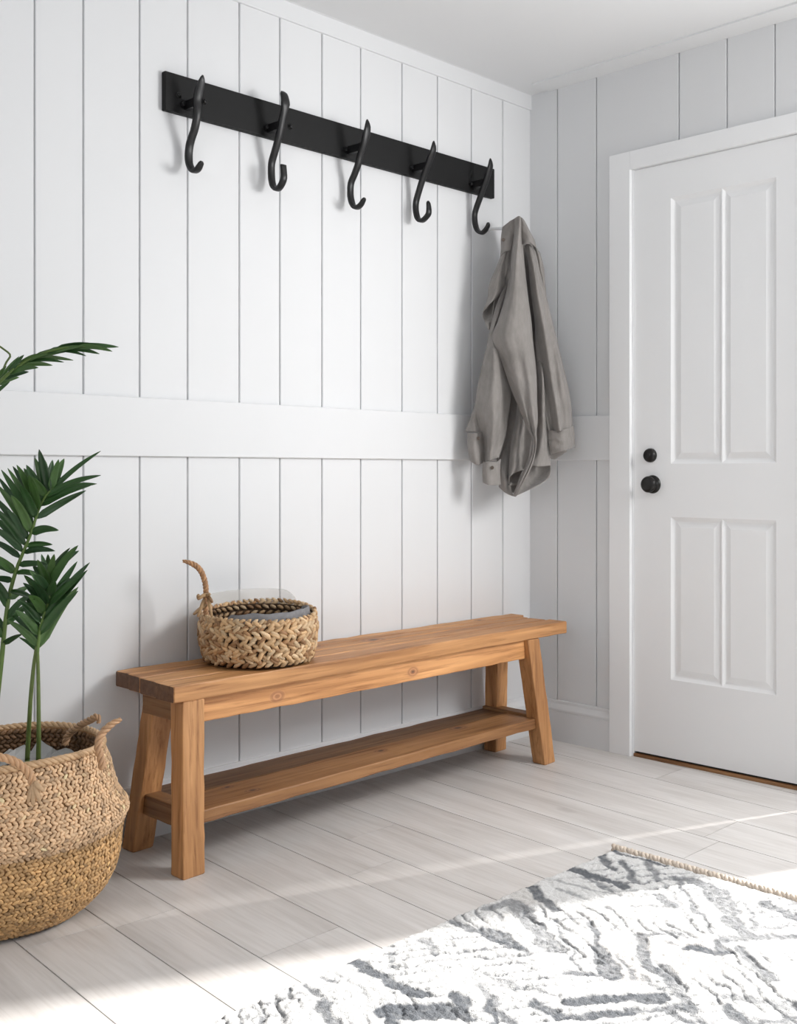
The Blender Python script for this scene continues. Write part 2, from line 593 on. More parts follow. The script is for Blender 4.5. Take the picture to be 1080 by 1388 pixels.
rail = [(-.002, 1.031), (.009, 1.031), (.011, 1.033), (.011, 1.188), (.009, 1.190), (-.002, 1.190)]
prof_left('trim_1', rail, RXM, -.0)
prof_right('trim_2', rail, -.0, -.366)
crown = [(-.002, 2.352), (.006, 2.352), (.0075, 2.354), (.0075, H - .001), (-.002, H - .001)]
prof_left('trim_3', crown, RXM, -.0)
crown_r = [(-.002, 2.392), (.085, 2.402), (.087, 2.404), (.087, H), (-.002, H)]
base = [(-.002, -.001), (.014, -.001), (.014, .106), (.0125, .109), (.0125, .112), (.016, .114), (.016, .119), (.013, .127), (.008, .137), (.0075, .146), (.006, .149), (-.002, .149)]
prof_left('baseboard_left', base, RXM, -.0)
prof_right('baseboard_right', base, -.0, -.366)
mb = MB(); mb.box(-.10, 0, RYM, -.088 + .0, H - .006, H + .0005); mb.box(RXM, -.0, -.012, 0, H - .001, H + .0005)
struct(mb.build('trim_4', M['ceiling']))

# door casing
mb = MB()
for (a, b, z0, z1) in ((-.3655, -.4503, -.001, 2.104), (-1.1307, -1.2155, -.001, 2.104), (-.4503, -1.1307, 2.0405, 2.104)):
    mb.box(-.017, .0, a, b, z0, z1)
mb.box(-.001, .05, -.4503, -.4565, 0, 2.0405); mb.box(-.001, .05, -1.1245, -1.1307, 0, 2.0405)
mb.box(-.001, .05, -.4565, -1.1245, 2.0405 - .0005, 2.05)
struct(bevel(mb.build('trim_5', M['door']), .0015, 2))

# door slab: a relief grid with two pairs of moulded panels
def door_mesh():
    yl, yr, zb, zt = DY0, DY1, .0185, 2.0385
    px0, px1 = -.602, -.9793
    ym = -.7905
    zr = [(1.0173, 1.9188), (.2848, .8366)]
    def axis(lo, hi, fine):
        pts = set([lo, hi])
        for (a, b) in fine:
            k = a
            while k < b: pts.add(round(k, 5)); k += .002
            pts.add(b)
        return sorted(pts)
    Ys = axis(yr, yl, [(px1 - .002, px1 + .05), (ym - .03, ym + .03), (px0 - .05, px0 + .002)])
    zf = []
    for a, b in zr: zf += [(a - .002, a + .05), (b - .05, b + .002)]
    Zs = axis(zb, zt, zf)
    def prof(d, mid=False):
        # depth into the slab for a distance d inside the panel edge
        K = [(0, 0), (.003, .0025), (.011, .0085), (.016, .0095), (.022, .0082), (.036, .0040), (.05, .0040)]
        if d <= 0: return 0
        for (a, u), (b, v) in zip(K, K[1:]):
            if d <= b: return u + (v - u) * (d - a) / (b - a)
        return K[-1][1]
    K2 = [(0, .002), (.003, .0025), (.010, .0085), (.014, .0092), (.03, .0040)]
    def prof2(d):
        for (a, u), (b, v) in zip(K2, K2[1:]):
            if d <= b: return u + (v - u) * (d - a) / (b - a)
        return K2[-1][1]
    V = []; ny, nz = len(Ys), len(Zs)
    for z in Zs:
        for y in Ys:
            dep = 0
            for a, b in zr:
                if a < z < b and px1 < y < px0:
                    d1 = min(z - a, b - z, y - px1, px0 - y)
                    d2 = abs(y - ym)
                    dep = prof(d1) if d1 < d2 + .004 else prof2(d2)
            V.append((dep, y, z))
    Fc = [(j * ny + i, j * ny + i + 1, (j + 1) * ny + i + 1, (j + 1) * ny + i) for j in range(nz - 1) for i in range(ny - 1)]
    n = len(V)
    V += [(.042, Ys[0], Zs[0]), (.042, Ys[-1], Zs[0]), (.042, Ys[-1], Zs[-1]), (.042, Ys[0], Zs[-1])]
    bot = list(range(ny)); top = [(nz - 1) * ny + i for i in range(ny)]
    lef = [j * ny for j in range(nz)]; rig = [j * ny + ny - 1 for j in range(nz)]
    Fc += [(n, n + 1, n + 2, n + 3), tuple(bot[::-1]) + (n, n + 1), tuple(top) + (n + 2, n + 3), tuple(lef) + (n + 3, n), tuple(rig[::-1]) + (n + 1, n + 2)]
    return fix_normals(mk('door_1', V, Fc, M['door']))


door = struct(door_mesh()); door['label'] = 'white four panel door with black knob and deadbolt'


def lathe_x(prof, c, parent, name, mat, seg=40):
    """prof: (distance into the room, radius)"""
    V = []; Fc = []
    for d, r in prof:
        for k in range(seg):
            a = 2 * PI * k / seg; V.append((c[0] - d, c[1] + r * math.cos(a), c[2] + r * math.sin(a)))
    for i in range(len(prof) - 1):
        for k in range(seg): Fc.append((i * seg + k, i * seg + (k + 1) % seg, (i + 1) * seg + (k + 1) % seg, (i + 1) * seg + k))
    Fc.append(tuple((len(prof) - 1) * seg + k for k in range(seg)))
    return fix_normals(mk(name, V, Fc, mat, parent, True))


kc = (0, -.5315, .9465)
kn = lathe_x([(-.002, .0315), (.003, .0315), (.006, .029), (.009, .026), (.010, .014), (.014, .0125), (.017, .018), (.020, .0245), (.024, .0275), (.029, .0282), (.034, .0262), (.0375, .021), (.0385, .017), (.038, .013), (.0392, .008), (.0396, .003)], kc, door, 'door_knob', M['bronze'])
db = lathe_x([(-.002, .0245), (.004, .0245), (.010, .0235), (.014, .021), (.0165, .0185), (.0165, .012), (.0175, .010), (.018, .004)], (0, -.5235, 1.046), door, 'deadbolt', M['bronze'])
mb = MB(); mb.box(-.0185, -.0165, -.5255, -.5215, 1.039, 1.053); mb.build('keyway', M['iron'], db)
# timber sill under the door
sm = wood('reddish_sill_wood', 1, .62)
mb = MB(); mb.box(-.004, .06, -.4565, -1.1245, -.002, .0105); struct(bevel(mb.build('trim_6', sm), .0015))
mb = MB(); mb.box(.012, .09, -.4565, -1.1245, .0105, .03); struct(mb.build('trim_7', M['dark_gap']))
# solid reveal behind the door so no light leaks in
mb = MB(); mb.box(.06, .12, -.40, -1.17, -.02, 2.1); struct(mb.build('trim_8', M['wall']))

# ------------------------------------------------------------------ coat rack
rack = root('coat_rack', 'long black wall rack with five curved forged hooks on the panelled wall', 'coat rack', (-.925, -.009, 2.03))
mb = MB()
mb.box(-1.624, -.2285, -.018, 0, 1.9775, 2.0845)
bevel(mb.build('board', M['board_black'], rack), .003, 3)
HK = [(-1.553, [(-.092, 2.071), (-.089, 2.059), (-.078, 2.037), (-.067, 2.01), (-.068, 1.982), (-.065, 1.961), (-.054, 1.931), (-.037, 1.905), (-.029, 1.886), (-.026, 1.862), (-.03, 1.839), (-.046, 1.819), (-.067, 1.818), (-.082, 1.829), (-.088, 1.837)]),
(-1.262, [(-.078, 2.097), (-.085, 2.089), (-.091, 2.065), (-.087, 2.046), (-.077, 2.019), (-.065, 1.984), (-.054, 1.956), (-.04, 1.927), (-.028, 1.902), (-.026, 1.877), (-.028, 1.851), (-.036, 1.83), (-.054, 1.819), (-.071, 1.827), (-.083, 1.844), (-.083, 1.866), (-.081, 1.885)]),
(-.945, [(-.103, 2.084), (-.105, 2.061), (-.099, 2.038), (-.087, 2.008), (-.07, 1.976), (-.061, 1.951), (-.045, 1.924), (-.03, 1.902), (-.026, 1.877), (-.028, 1.852), (-.039, 1.827), (-.056, 1.818), (-.074, 1.824), (-.087, 1.837), (-.092, 1.842)]),
(-.647, [(-.107, 2.079), (-.106, 2.052), (-.094, 2.029), (-.079, 2.003), (-.064, 1.977), (-.051, 1.95), (-.036, 1.917), (-.026, 1.889), (-.026, 1.86), (-.036, 1.833), (-.054, 1.825), (-.074, 1.834), (-.085, 1.847), (-.084, 1.872), (-.081, 1.885)]),
(-.348, [(-.098, 2.083), (-.099, 2.058), (-.09, 2.036), (-.078, 2.008), (-.063, 1.98), (-.05, 1.952), (-.035, 1.923), (-.026, 1.898), (-.028, 1.867), (-.038, 1.842), (-.058, 1.829), (-.075, 1.836), (-.087, 1.85), (-.088, 1.861)])]
for hi, (hx, pth) in enumerate(HK):
    P = spline([(hx, y, z) for y, z in pth], 44)
    V = []; Fc = []
    L = [0]
    for i in range(1, 44): L.append(L[-1] + (P[i] - P[i - 1]).length)
    tot = L[-1]
    for i in range(44):
        t = L[i] / tot
        tg = (P[min(43, i + 1)] - P[max(0, i - 1)]).normalized()
        nn = Vector((0, -tg.z, tg.y)); ux = Vector((1, 0, 0))
        # flattened leaf at the top, bar below, a little narrower at the end
        w = np.interp(t, [0, .02, .06, .13, .2, .35, .7, .93, .985, 1], [.0015, .005, .0085, .0105, .0095, .0085, .0088, .0078, .0065, .003])
        th = np.interp(t, [0, .03, .1, .2, .35, .9, 1], [.0015, .003, .0045, .006, .0065, .0058, .003])
        if hi == 1: w = np.interp(t, [0, .02, .1, .15, .2, 1], [.006, .010, .0125, .0085, .0085, .008]); th = max(th, .004)
        w *= 1.28; th *= 1.12
        w *= 1 + .06 * noise.noise(Vector((hx * 9, t * 9, 0)))
        for k in range(12):
            a = 2 * PI * k / 12
            cx = math.copysign(abs(math.cos(a)) ** .55, math.cos(a)); sy = math.copysign(abs(math.sin(a)) ** .55, math.sin(a))
            V.append(P[i] + ux * w * cx + nn * th * sy)
    for i in range(43):
        for k in range(12): Fc.append((i * 12 + k, i * 12 + (k + 1) % 12, (i + 1) * 12 + (k + 1) % 12, (i + 1) * 12 + k))
    Fc.append(tuple(range(12))[::-1]); Fc.append(tuple(43 * 12 + k for k in range(12)))
    hk = fix_normals(mk('hook', V, Fc, M['iron'], rack, True))
    # forged standoff
    ymid = np.interp(2.0, [p[1] for p in sorted(pth, key=lambda q: q[1]) if p[1] > 1.95], [p[0] for p in sorted(pth, key=lambda q: q[1]) if p[1] > 1.95])
    mb = MB(); mb.box(hx - .008, hx + .008, float(ymid), -.016, 1.991, 2.016)
    V, Fc = tube_arrays([(hx - .017, -.016, 2.004), (hx - .017, -.030, 2.004)], [.007, .0055], 10); mb.add(V, Fc)
    bevel(mb.build('standoff', M['iron'], hk), .002)
for (sx_, sz_) in ((-1.5806, 2.0271), (-1.496, 2.0287), (-1.1842, 2.0276), (-.30, 2.028)):
    mb = MB()
    for (y0, y1, r0, r1) in ((-.017, -.0205, .0085, .0085), (-.0205, -.0245, .0062, .0040)):
        V, Fc = tube_arrays([(sx_, y0, sz_), (sx_, y1, sz_)], [r0, r1], 14); mb.add(V, Fc)
    mb.build('screw', M['screw'], rack, True)

# ------------------------------------------------------------------ bench
bench = root('wooden_bench', 'long rustic brown wooden bench with lower shelf against the panelled wall', 'bench', (-.98, -.17, 0))
TZ, TT = .468, .041


def bx(v, a): return [v[0] - bench.location.x, v[1] - bench.location.y, v[2], a]


KN_T = [bx((-.93, -.115, TZ), .035), bx((-1.14, -.09, TZ), .022), bx((-.35, -.05, TZ), .02)]
KN_A = [bx((-1.452, -.296, .391), .021), bx((-.925, -.285, .389), .019)]
KN_S = [bx((-1.0, -.22, .155), .02), bx((-1.52, -.27, .15), .02), bx((-1.55, -.2, .15), .016), bx((-.62, -.19, .155), .03)]
KN_L = [bx((-1.74, -.25, .11), .008)]
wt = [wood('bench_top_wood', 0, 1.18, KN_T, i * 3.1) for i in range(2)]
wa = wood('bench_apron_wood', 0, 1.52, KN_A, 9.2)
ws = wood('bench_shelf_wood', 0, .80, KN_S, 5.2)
ws2 = wood('bench_dark_shelf_wood', 0, .40, (), 6.4)  # darker back plank, with the seat's shade put into its colour
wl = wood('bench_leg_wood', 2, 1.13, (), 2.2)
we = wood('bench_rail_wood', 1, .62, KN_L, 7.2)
# front / back edge ends of the top (it stands about a degree off the wall)
FLp, FRp = Vector((-1.797, -.3205, 0)), Vector((-.158, -.286, 0))
BLp, BRp = Vector((-1.778, -.0215, 0)), Vector((-.115, -.0125, 0))
cuts = [0, .225, .43, .715, 1.0]
endX = [(0, .0, -.008), (1, .0, -.002), (2, .0, 0), (3, 0, 0)]
gapw = [.0008, .0055, .0012, 0]
tops = {0: (0.0, -.02), 1: (.0, 0), 2: (.0, .0), 3: (0, 0)}
rEnd = [-.128, -.170, -.176, -.158]
lEnd = [-1.779, -1.783, -1.790, -1.797]
for i in range(4):
    f0, f1 = cuts[i], cuts[i + 1]
    def P(f, xe, side):
        a = BLp.lerp(FLp, f); b = BRp.lerp(FRp, f)
        t = (xe - a.x) / (b.x - a.x); p = a.lerp(b, t); p.x = xe; return p
    g0 = gapw[i - 1] if i else 0; g1 = gapw[i]
    zt = TZ - [.0, .0005, .0, .0003][i]
    q = []
    for xe in (lEnd[i], rEnd[i]):
        a = P(f0, xe, 0); b = P(f1, xe, 0); a.y -= g0; b.y += g1
        q.append([(a.x, a.y, zt - TT), (b.x, b.y, zt - TT), (b.x, b.y, zt), (a.x, a.y, zt)])
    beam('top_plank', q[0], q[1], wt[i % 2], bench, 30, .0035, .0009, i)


def leg(nb, nt, sx, sy, zt=.4265, w=.066, d=.054, seed=0):
    """nb / nt: foot and head of the corner nearest the camera (front-left)"""
    q0 = [(nb[0], nb[1], 0), (nb[0] + w, nb[1] + .004, 0), (nb[0] + w, nb[1] + d + .004, 0), (nb[0], nb[1] + d, 0)]
    q1 = [(nt[0], nt[1], zt), (nt[0] + w, nt[1] + .002, zt), (nt[0] + w, nt[1] + d + .002, zt), (nt[0], nt[1] + d, zt)]
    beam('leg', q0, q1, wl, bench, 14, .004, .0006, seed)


leg((-1.7847, -.3412), (-1.7705, -.318), 0, 0, seed=1)
leg((-.3207, -.3155), (-.383, -.292), 0, 0, w=.064, seed=2)
leg((-1.766, -.084), (-1.735, -.146), 0, 0, seed=3)
leg((-.304, -.085), (-.345, -.128), 0, 0, w=.064, seed=4)
# long aprons front and back
def lerp(a, b, t): return a + (b - a) * t
beam('apron', [(-1.704, -.293, .3615), (-1.704, -.271, .3615), (-1.704, -.271, .4265), (-1.704, -.293, .4265)],
     [(-.376, -.273, .3615), (-.376, -.251, .3615), (-.376, -.251, .4265), (-.376, -.273, .4265)], wa, bench, 30, .003, .0007, 5)
beam('apron', [(-1.67, -.118, .3615), (-1.67, -.096, .3615), (-1.67, -.096, .4265), (-1.67, -.118, .4265)],
     [(-.34, -.098, .3615), (-.34, -.076, .3615), (-.34, -.076, .4265), (-.34, -.098, .4265)], wa, bench, 20, .003, .0007, 6)
# short rails between the legs, under the top and at the shelf
def crossrail(x, y0, y1, z0, z1, w, seed, xs=0):
    beam('end_rail', [(x, y0, z0), (x + w, y0, z0), (x + w, y0, z1), (x, y0, z1)],
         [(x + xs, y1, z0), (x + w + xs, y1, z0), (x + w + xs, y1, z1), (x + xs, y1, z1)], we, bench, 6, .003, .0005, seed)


crossrail(-1.742, -.268, -.092, .3615, .4265, .04, 7)
crossrail(-.36, -.250, -.085, .3615, .4265, .04, 8)
crossrail(-1.744, -.290, -.055, .099, .152, .05, 9)
crossrail(-.335, -.272, -.05, .110, .165, .05, 10)
# shelf planks
def plank(x0, x1, ya0, ya1, yb0, yb1, z0, z1, nm, seed, dz=0.0, mt=None):
    beam(nm, [(x0, ya0, z0), (x0, ya1, z0), (x0, ya1, z1), (x0, ya0, z1)],
         [(x1, yb0, z0 + dz), (x1, yb1, z0 + dz), (x1, yb1, z1 + dz), (x1, yb0, z1 + dz)], mt or ws, bench, 26, .0035, .0008, seed)


plank(-1.732, -.326, -.322, -.181, -.290, -.162, .118, .151, 'shelf_plank', 11, .006)
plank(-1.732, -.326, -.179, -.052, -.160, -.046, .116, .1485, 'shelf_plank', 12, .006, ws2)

# ------------------------------------------------------------------ small woven basket on the bench
bc = at(333, 860, 3.068); bc = Vector((-1.4185, -.168, TZ + .0005))
sb = root('storage_basket', 'small chunky woven water hyacinth basket with grey liner on the bench', 'basket', bc)
lm = Lumps()
rr = random.Random(11)


def straw(v=1.0):
    k = rr.random()
    c = np.array([.58, .37, .19]) if k < .5 else (np.array([.66, .47, .28]) if k < .75 else np.array([.33, .175, .075]))
    return c * rr.uniform(.74, 1.15) * v


RB, RTm = .150, .163
rows = 7; hh = .123


def bprof(z):   # radius of the small basket wall at height z
    t = z / hh
    return .146 + .019 * math.sin(min(1, t * 1.15) * PI * .62) + (-.004 * max(0, t - .75) * 4)


def zt_(a, z): return z * (1 + .075 * (1 + math.cos(a - .93)))


def ell(a, r):  # slightly oval, soft outline
    return r * (1.0 + .035 * math.cos(2 * (a - .75)) + .010 * math.sin(3 * a + 1))


for j in range(rows):
    zc = .021 + j * (hh - .025) / (rows - 1)
    n = 46 + (j % 2)
    for k in range(n):
        for s in (-1, 1):
            a = 2 * PI * (k + .5 * (s > 0) + rr.uniform(-.12, .12)) / n
            z = zc + s * .0042 + rr.uniform(-.0012, .0012)
            r = ell(a, bprof(z)) + rr.uniform(-.0012, .0025)
            out = np.array([math.cos(a), math.sin(a), 0]); tan = np.array([-math.sin(a), math.cos(a), 0]); up = np.array([0, 0, 1.])
            an = s * rr.uniform(.40, .75) * (1 if j % 2 else -1)
            if rr.random() < .06: an += .6
            u = tan * math.cos(an) + up * math.sin(an) + out * rr.uniform(-.12, .2); v = -tan * math.sin(an) + up * math.cos(an)
            c = np.array(bc) + out * r + up * (zt_(a, z) - .001)
            sz = rr.uniform(.9, 1.2)
            lm.add(c, u, v, out, .0165 * sz, .0064 * rr.uniform(.9, 1.15), .0068, straw(1 if z > .02 else .85))
# rim braid
n = 60
for k in range(n):
    a = 2 * PI * k / n; r = ell(a, bprof(hh)) ; out = np.array([math.cos(a), math.sin(a), 0]); tan = np.array([-math.sin(a), math.cos(a), 0]); up = np.array([0, 0, 1.])
    an = .55 + rr.uniform(-.15, .15)
    z = hh + .002 + .004 * math.sin(a * 2 + .6)
    lm.add(np.array(bc) + out * r + up * zt_(a, z), tan * math.cos(an) + up * math.sin(an), -tan * math.sin(an) + up * math.cos(an), out, .0125, .0052, .0065, straw(.9))
lm.build('woven_body', M['strands'], sb)
# inner shell
def shell(prof, seg, c, fnr, zf=lambda a, z: z):
    V = []; Fc = []
    for (r, z) in prof:
        for k in range(seg):
            a = 2 * PI * k / seg; R_ = fnr(a, r); V.append((c[0] + R_ * math.cos(a), c[1] + R_ * math.sin(a), c[2] + zf(a, z)))
    for i in range(len(prof) - 1):
        for k in range(seg): Fc.append((i * seg + k, i * seg + (k + 1) % seg, (i + 1) * seg + (k + 1) % seg, (i + 1) * seg + k))
    return V, Fc


V, Fc = shell([(.001, .003), (bprof(0) - .003, .003), (bprof(.04) - .002, .04), (bprof(.08) - .002, .08), (bprof(.12) - .002, .121), (bprof(.12) - .008, .121), (bprof(.08) - .008, .08), (bprof(.04) - .008, .04), (bprof(0) - .009, .007), (.001, .007)], 60, bc, ell, zt_)
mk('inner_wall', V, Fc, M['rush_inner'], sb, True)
# inner back weave (seen over the front)
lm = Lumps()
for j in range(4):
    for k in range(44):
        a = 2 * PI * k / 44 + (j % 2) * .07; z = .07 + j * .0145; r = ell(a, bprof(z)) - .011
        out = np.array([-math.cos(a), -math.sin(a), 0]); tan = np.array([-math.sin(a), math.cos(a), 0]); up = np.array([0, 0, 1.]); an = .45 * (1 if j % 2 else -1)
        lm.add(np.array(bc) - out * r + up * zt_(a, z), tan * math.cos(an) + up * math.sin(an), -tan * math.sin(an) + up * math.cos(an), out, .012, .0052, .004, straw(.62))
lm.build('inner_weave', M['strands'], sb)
# grey liner standing up inside the front
def liner():
    V = []; Fc = []; n = 60; nz = 8
    a0, a1 = -2.95, -.02          # angles round the front
    for i in range(n + 1):
        t = i / n; a = a0 + (a1 - a0) * t
        top = np.interp(t, [0, .06, .2, .38, .55, .8, .95, 1], [.118, .142, .148, .147, .150, .149, .142, .122]) + .0012 * math.sin(t * 37)
        for j in range(nz + 1):
            s = j / nz; z = .02 + (top - .02) * s
            r = ell(a, bprof(min(z, .12))) - .012 - .006 * s * s + .0022 * math.sin(t * 41 + s * 3) * s
            V.append((bc.x + r * math.cos(a), bc.y + r * math.sin(a), bc.z + z))
    for i in range(n):
        for j in range(nz): Fc.append((i * (nz + 1) + j, (i + 1) * (nz + 1) + j, (i + 1) * (nz + 1) + j + 1, i * (nz + 1) + j + 1))
    o = mk('liner', V, Fc, M['liner'], sb, True)
    m = o.modifiers.new('t', 'SOLIDIFY'); m.thickness = .0035; m.offset = 0
    return o


liner()
# pale sheer flap of the lining standing up at the back
V = []; Fc = []; n = 40
for i in range(n + 1):
    t = i / n; a = 2.62 - 2.45 * t
    top = .132 + .032 * math.sin(min(1, t * 5.5) * PI / 2) * (1 - max(0, (t - .86) / .14) ** 2) 
    for j in range(5):
        s = j / 4; z = .10 + (top - .10) * s; z = z + .018 * (1 + math.cos(a - .93)) / 2; r = ell(a, bprof(.12)) - .0035 + .003 * s
        V.append((bc.x + r * math.cos(a), bc.y + r * math.sin(a), bc.z + z))
for i in range(n):
    for j in range(4): Fc.append((i * 5 + j, (i + 1) * 5 + j, (i + 1) * 5 + j + 1, i * 5 + j + 1))
o = mk('liner_flap', V, Fc, M['sheer'], sb, True); o['label'] = 'pale sheer flap of lining above the back rim'
m = o.modifiers.new('t', 'SOLIDIFY'); m.thickness = .0008
# rope handle standing up at the left
mb = MB()
zh = 3.02
hp = [at(x, y, z) for x, y, z in ((280, 836, 2.99), (278, 820, 2.99), (279, 806, 2.99), (278.5, 793, 2.985), (275, 780, 2.98), (269, 770, 2.97), (260, 764, 2.965), (251, 761, 2.96), (248, 760.5, 2.96))]
rope_into(mb, spline(hp, 70), .0078, 3, .028, lambda: tuple(np.array([.46, .25, .12]) * rr.uniform(.8, 1.2)), 6, taper=True)
# tucked ends where it is tied to the rim
for (p, q) in (((280, 806), (269, 812)), ((269, 812), (268, 806)), ((280, 808), (288, 817)), ((280, 808), (285, 806)), ((277, 812), (268, 836)), ((282, 812), (287, 836)), ((280, 820), (262, 833))):
    a = at(p[0], p[1], 2.97); b = at(q[0], q[1], 2.955)
    V, Fc = tube_arrays(spline([a, a.lerp(b, .5) + Vector((-.002, -.004, .003)), b], 8), [.004, .005, .0055, .0055, .005, .0045, .004, .0025], 6); mb.add(V, Fc, tuple(straw(.8)))
mb.build('handle', M['strands'], sb, True)

# ------------------------------------------------------------------ big belly basket
BZ = 2.49; k0 = (4 - 540) / F
bc2 = Vector((CX + k0 * BZ * RX + BZ * WX, CY + k0 * BZ * RY + BZ * WY, 0)); print('belly', bc2)
bb = root('belly_basket', 'large round seagrass belly basket with rope handles holding the palm', 'basket', bc2)
PR = [(0, .150), (.010, .170), (.025, .190), (.057, .220), (.094, .238), (.135, .2475), (.167, .249), (.195, .2535), (.215, .262), (.224, .265), (.233, .261), (.25, .249), (.267, .240), (.30, .231), (.331, .224), (.35, .216), (.372, .207)]


def brad(z): return float(np.interp(z, [p[0] for p in PR], [p[1] for p in PR]))


def ell2(a, r):   # a little flattened towards the wall
    return r * (1 - .06 * math.cos(2 * (a - PI / 2))) if True else r


lm = Lumps()
zz = [.0105]
while zz[-1] < .368:
    z = zz[-1]; sl = (brad(z + .005) - brad(z - .001)) / .006; zz.append(z + .0082 / math.sqrt(1 + min(4, sl * sl)))
rr = random.Random(5)
for j, z in enumerate(zz):
    n = int(2 * PI * brad(z) / .0118)
    ph = rr.random()
    dz = .003; dr = brad(z + dz) - brad(max(0, z - dz)); nrm = math.atan2(-dr, 2 * dz)
    lower = z < .19  # golden lower half: partly own colour, partly shade put into it
    band = abs(z - .19) < .012
    for k in range(n):
        a = 2 * PI * (k + ph + rr.uniform(-.15, .15)) / n
        r = ell2(a, brad(z)) + rr.uniform(-.001, .0012)
        o_ = np.array([math.cos(a), math.sin(a), 0]); tan = np.array([-math.sin(a), math.cos(a), 0])
        out = o_ * math.cos(nrm) + np.array([0, 0, 1.]) * math.sin(nrm); up = np.cross(out, tan); up = up if up[2] > 0 else -up
        an = (.62 if j % 2 else -.62) + rr.uniform(-.32, .32)
        u = tan * math.cos(an) + up * math.sin(an); v = -tan * math.sin(an) + up * math.cos(an)
        if lower: col = np.array([.56, .335, .145]) * rr.uniform(.72, 1.25)
        else: col = np.array([.66, .44, .26]) * rr.uniform(.78, 1.2)
        if band: col = col * .78
        if rr.random() < .08: col = col * .62
        if rr.random() < .10: col = np.minimum(col * 1.25, .8)
        c = np.array([bc2.x, bc2.y, z]) + o_ * r
        lm.add(c, u, v, out, .0084 * rr.uniform(.85, 1.25), .0043 * rr.uniform(.85, 1.15), .0033, col)
lm.build('woven_body', M['strands'], bb)
prf = [(.001, .002), (.148, .003)] + [(r - .0025, z) for z, r in PR] + [(r - .010, z) for z, r in PR[::-1]] + [(.14, .006), (.001, .006)]
V, Fc = shell(prf, 72, bc2, ell2)
mk('lining_shell', V, Fc, M['rush_dark'], bb, True)
# dark inner weave near the rim
lm = Lumps()
for j in range(9):
    z = .27 + j * .0118; n = 84
    for k in range(n):
        a = 2 * PI * (k + .5 * (j % 2)) / n; r = ell2(a, brad(z)) - .012
        o_ = np.array([math.cos(a), math.sin(a), 0]); tan = np.array([-math.sin(a), math.cos(a), 0]); up = np.array([0, 0, 1.]); an = .6 if j % 2 else -.6
        lm.add(np.array([bc2.x, bc2.y, z]) + o_ * r, tan * math.cos(an) + up * math.sin(an), -tan * math.sin(an) + up * math.cos(an), -o_, .011, .0052, .004, np.array([.23, .125, .06]) * rr.uniform(.6, 1.3))
lm.build('inner_weave', M['strands'], bb)
# plaited rim
mb = MB()
rp = []
for k in range(201):
    a = 2 * PI * k / 200; r = ell2(a, .209); rp.append((bc2.x + r * math.cos(a), bc2.y + r * math.sin(a), .3735 + .003 * math.sin(3 * a)))
rope_into(mb, rp, .0085, 3, .045, lambda: tuple(np.array([.52, .34, .19]) * rr.uniform(.8, 1.15)), 6)
mb.build('rim', M['strands'], bb, True)


def handle_rope(pts, r=.0085, n=60, taper=True):
    mb = MB()
    rope_into(mb, spline([at(*p) for p in pts], n), r, 3, .040, lambda: tuple(np.array([.46, .27, .145]) * rr.uniform(.75, 1.25)), 6, taper=taper)
    return mb


# right handle: two rope ends rising from the rim and leaning out
mb = handle_rope([(139, 1042, 2.42), (136, 1026, 2.42), (133, 1012, 2.42), (136, 998, 2.43), (144, 988, 2.44), (154, 980, 2.45), (164, 975, 2.46)])
mb.build('handle', M['strands'], bb, True)
mb = handle_rope([(88, 1010, 2.62), (92, 997, 2.62), (100, 989, 2.60), (112, 981, 2.58), (124, 975, 2.56), (131, 971, 2.55), (134, 975, 2.545), (133, 980, 2.545)])
mb.build('handle', M['strands'], bb, True)
mb = handle_rope([(48, 1082, 2.235), (46, 1068, 2.235), (40, 1050, 2.235), (26, 1036, 2.23), (8, 1028, 2.22), (-14, 1026, 2.21), (-34, 1034, 2.21), (-48, 1050, 2.21), (-54, 1070, 2.21)], taper=False)
for (p, q) in (((45, 1062), (38, 1088)), ((46, 1062), (54, 1086)), ((46, 1060), (60, 1072)), ((45, 1064), (45, 1092))):
    a = at(p[0], p[1], 2.23); b = at(q[0], q[1], 2.235)
    V, Fc = tube_arrays(spline([a, a.lerp(b, .5) + Vector((-.002, -.004, .0)), b], 8), [.004, .005, .006, .006, .0055, .005, .004, .002], 6); mb.add(V, Fc, (.5, .33, .19))
mb.build('handle', M['strands'], bb, True)

# ------------------------------------------------------------------ potted palm
pm = root('potted_palm', 'dark green palm with arching fronds growing out of the belly basket', 'plant', (bc2.x, bc2.y, .25))
# crumpled pale liner round the pot and soil
V = []; Fc = []; n = 72; rings = [(.198, .328), (.186, .316), (.165, .312), (.14, .310), (.125, .300), (.118, .292)]
for i, (r, z) in enumerate(rings):
    for k in range(n):
        a = 2 * PI * k / n
        q = noise.noise(Vector((math.cos(a) * 4, math.sin(a) * 4, i * .7))); q2 = noise.noise(Vector((math.cos(a) * 11, math.sin(a) * 11, i * 2.1)))
        R_ = ell2(a, r) * (1 + .02 * q2) - .004; V.append((bc2.x + R_ * math.cos(a), bc2.y + R_ * math.sin(a), z + .024 * q + .020 * q2 - .004))
for i in range(len(rings) - 1):
    for k in range(n): Fc.append((i * n + k, i * n + (k + 1) % n, (i + 1) * n + (k + 1) % n, (i + 1) * n + k))
mk('pot_wrap', V, Fc, M['plastic'], pm)
V = []; Fc = []
for i, r in enumerate([.001, .05, .1, .145]):
    for k in range(40):
        a = 2 * PI * k / 40; V.append((bc2.x + r * math.cos(a), bc2.y + r * math.sin(a), .303 + .008 * noise.noise(Vector((r * 30 * math.cos(a), r * 30 * math.sin(a), 0)))))
for i in range(3):
    for k in range(40): Fc.append((i * 40 + k, i * 40 + (k + 1) % 40, (i + 1) * 40 + (k + 1) % 40, (i + 1) * 40 + k))
mk('soil', V, Fc, M['soil'], pm)


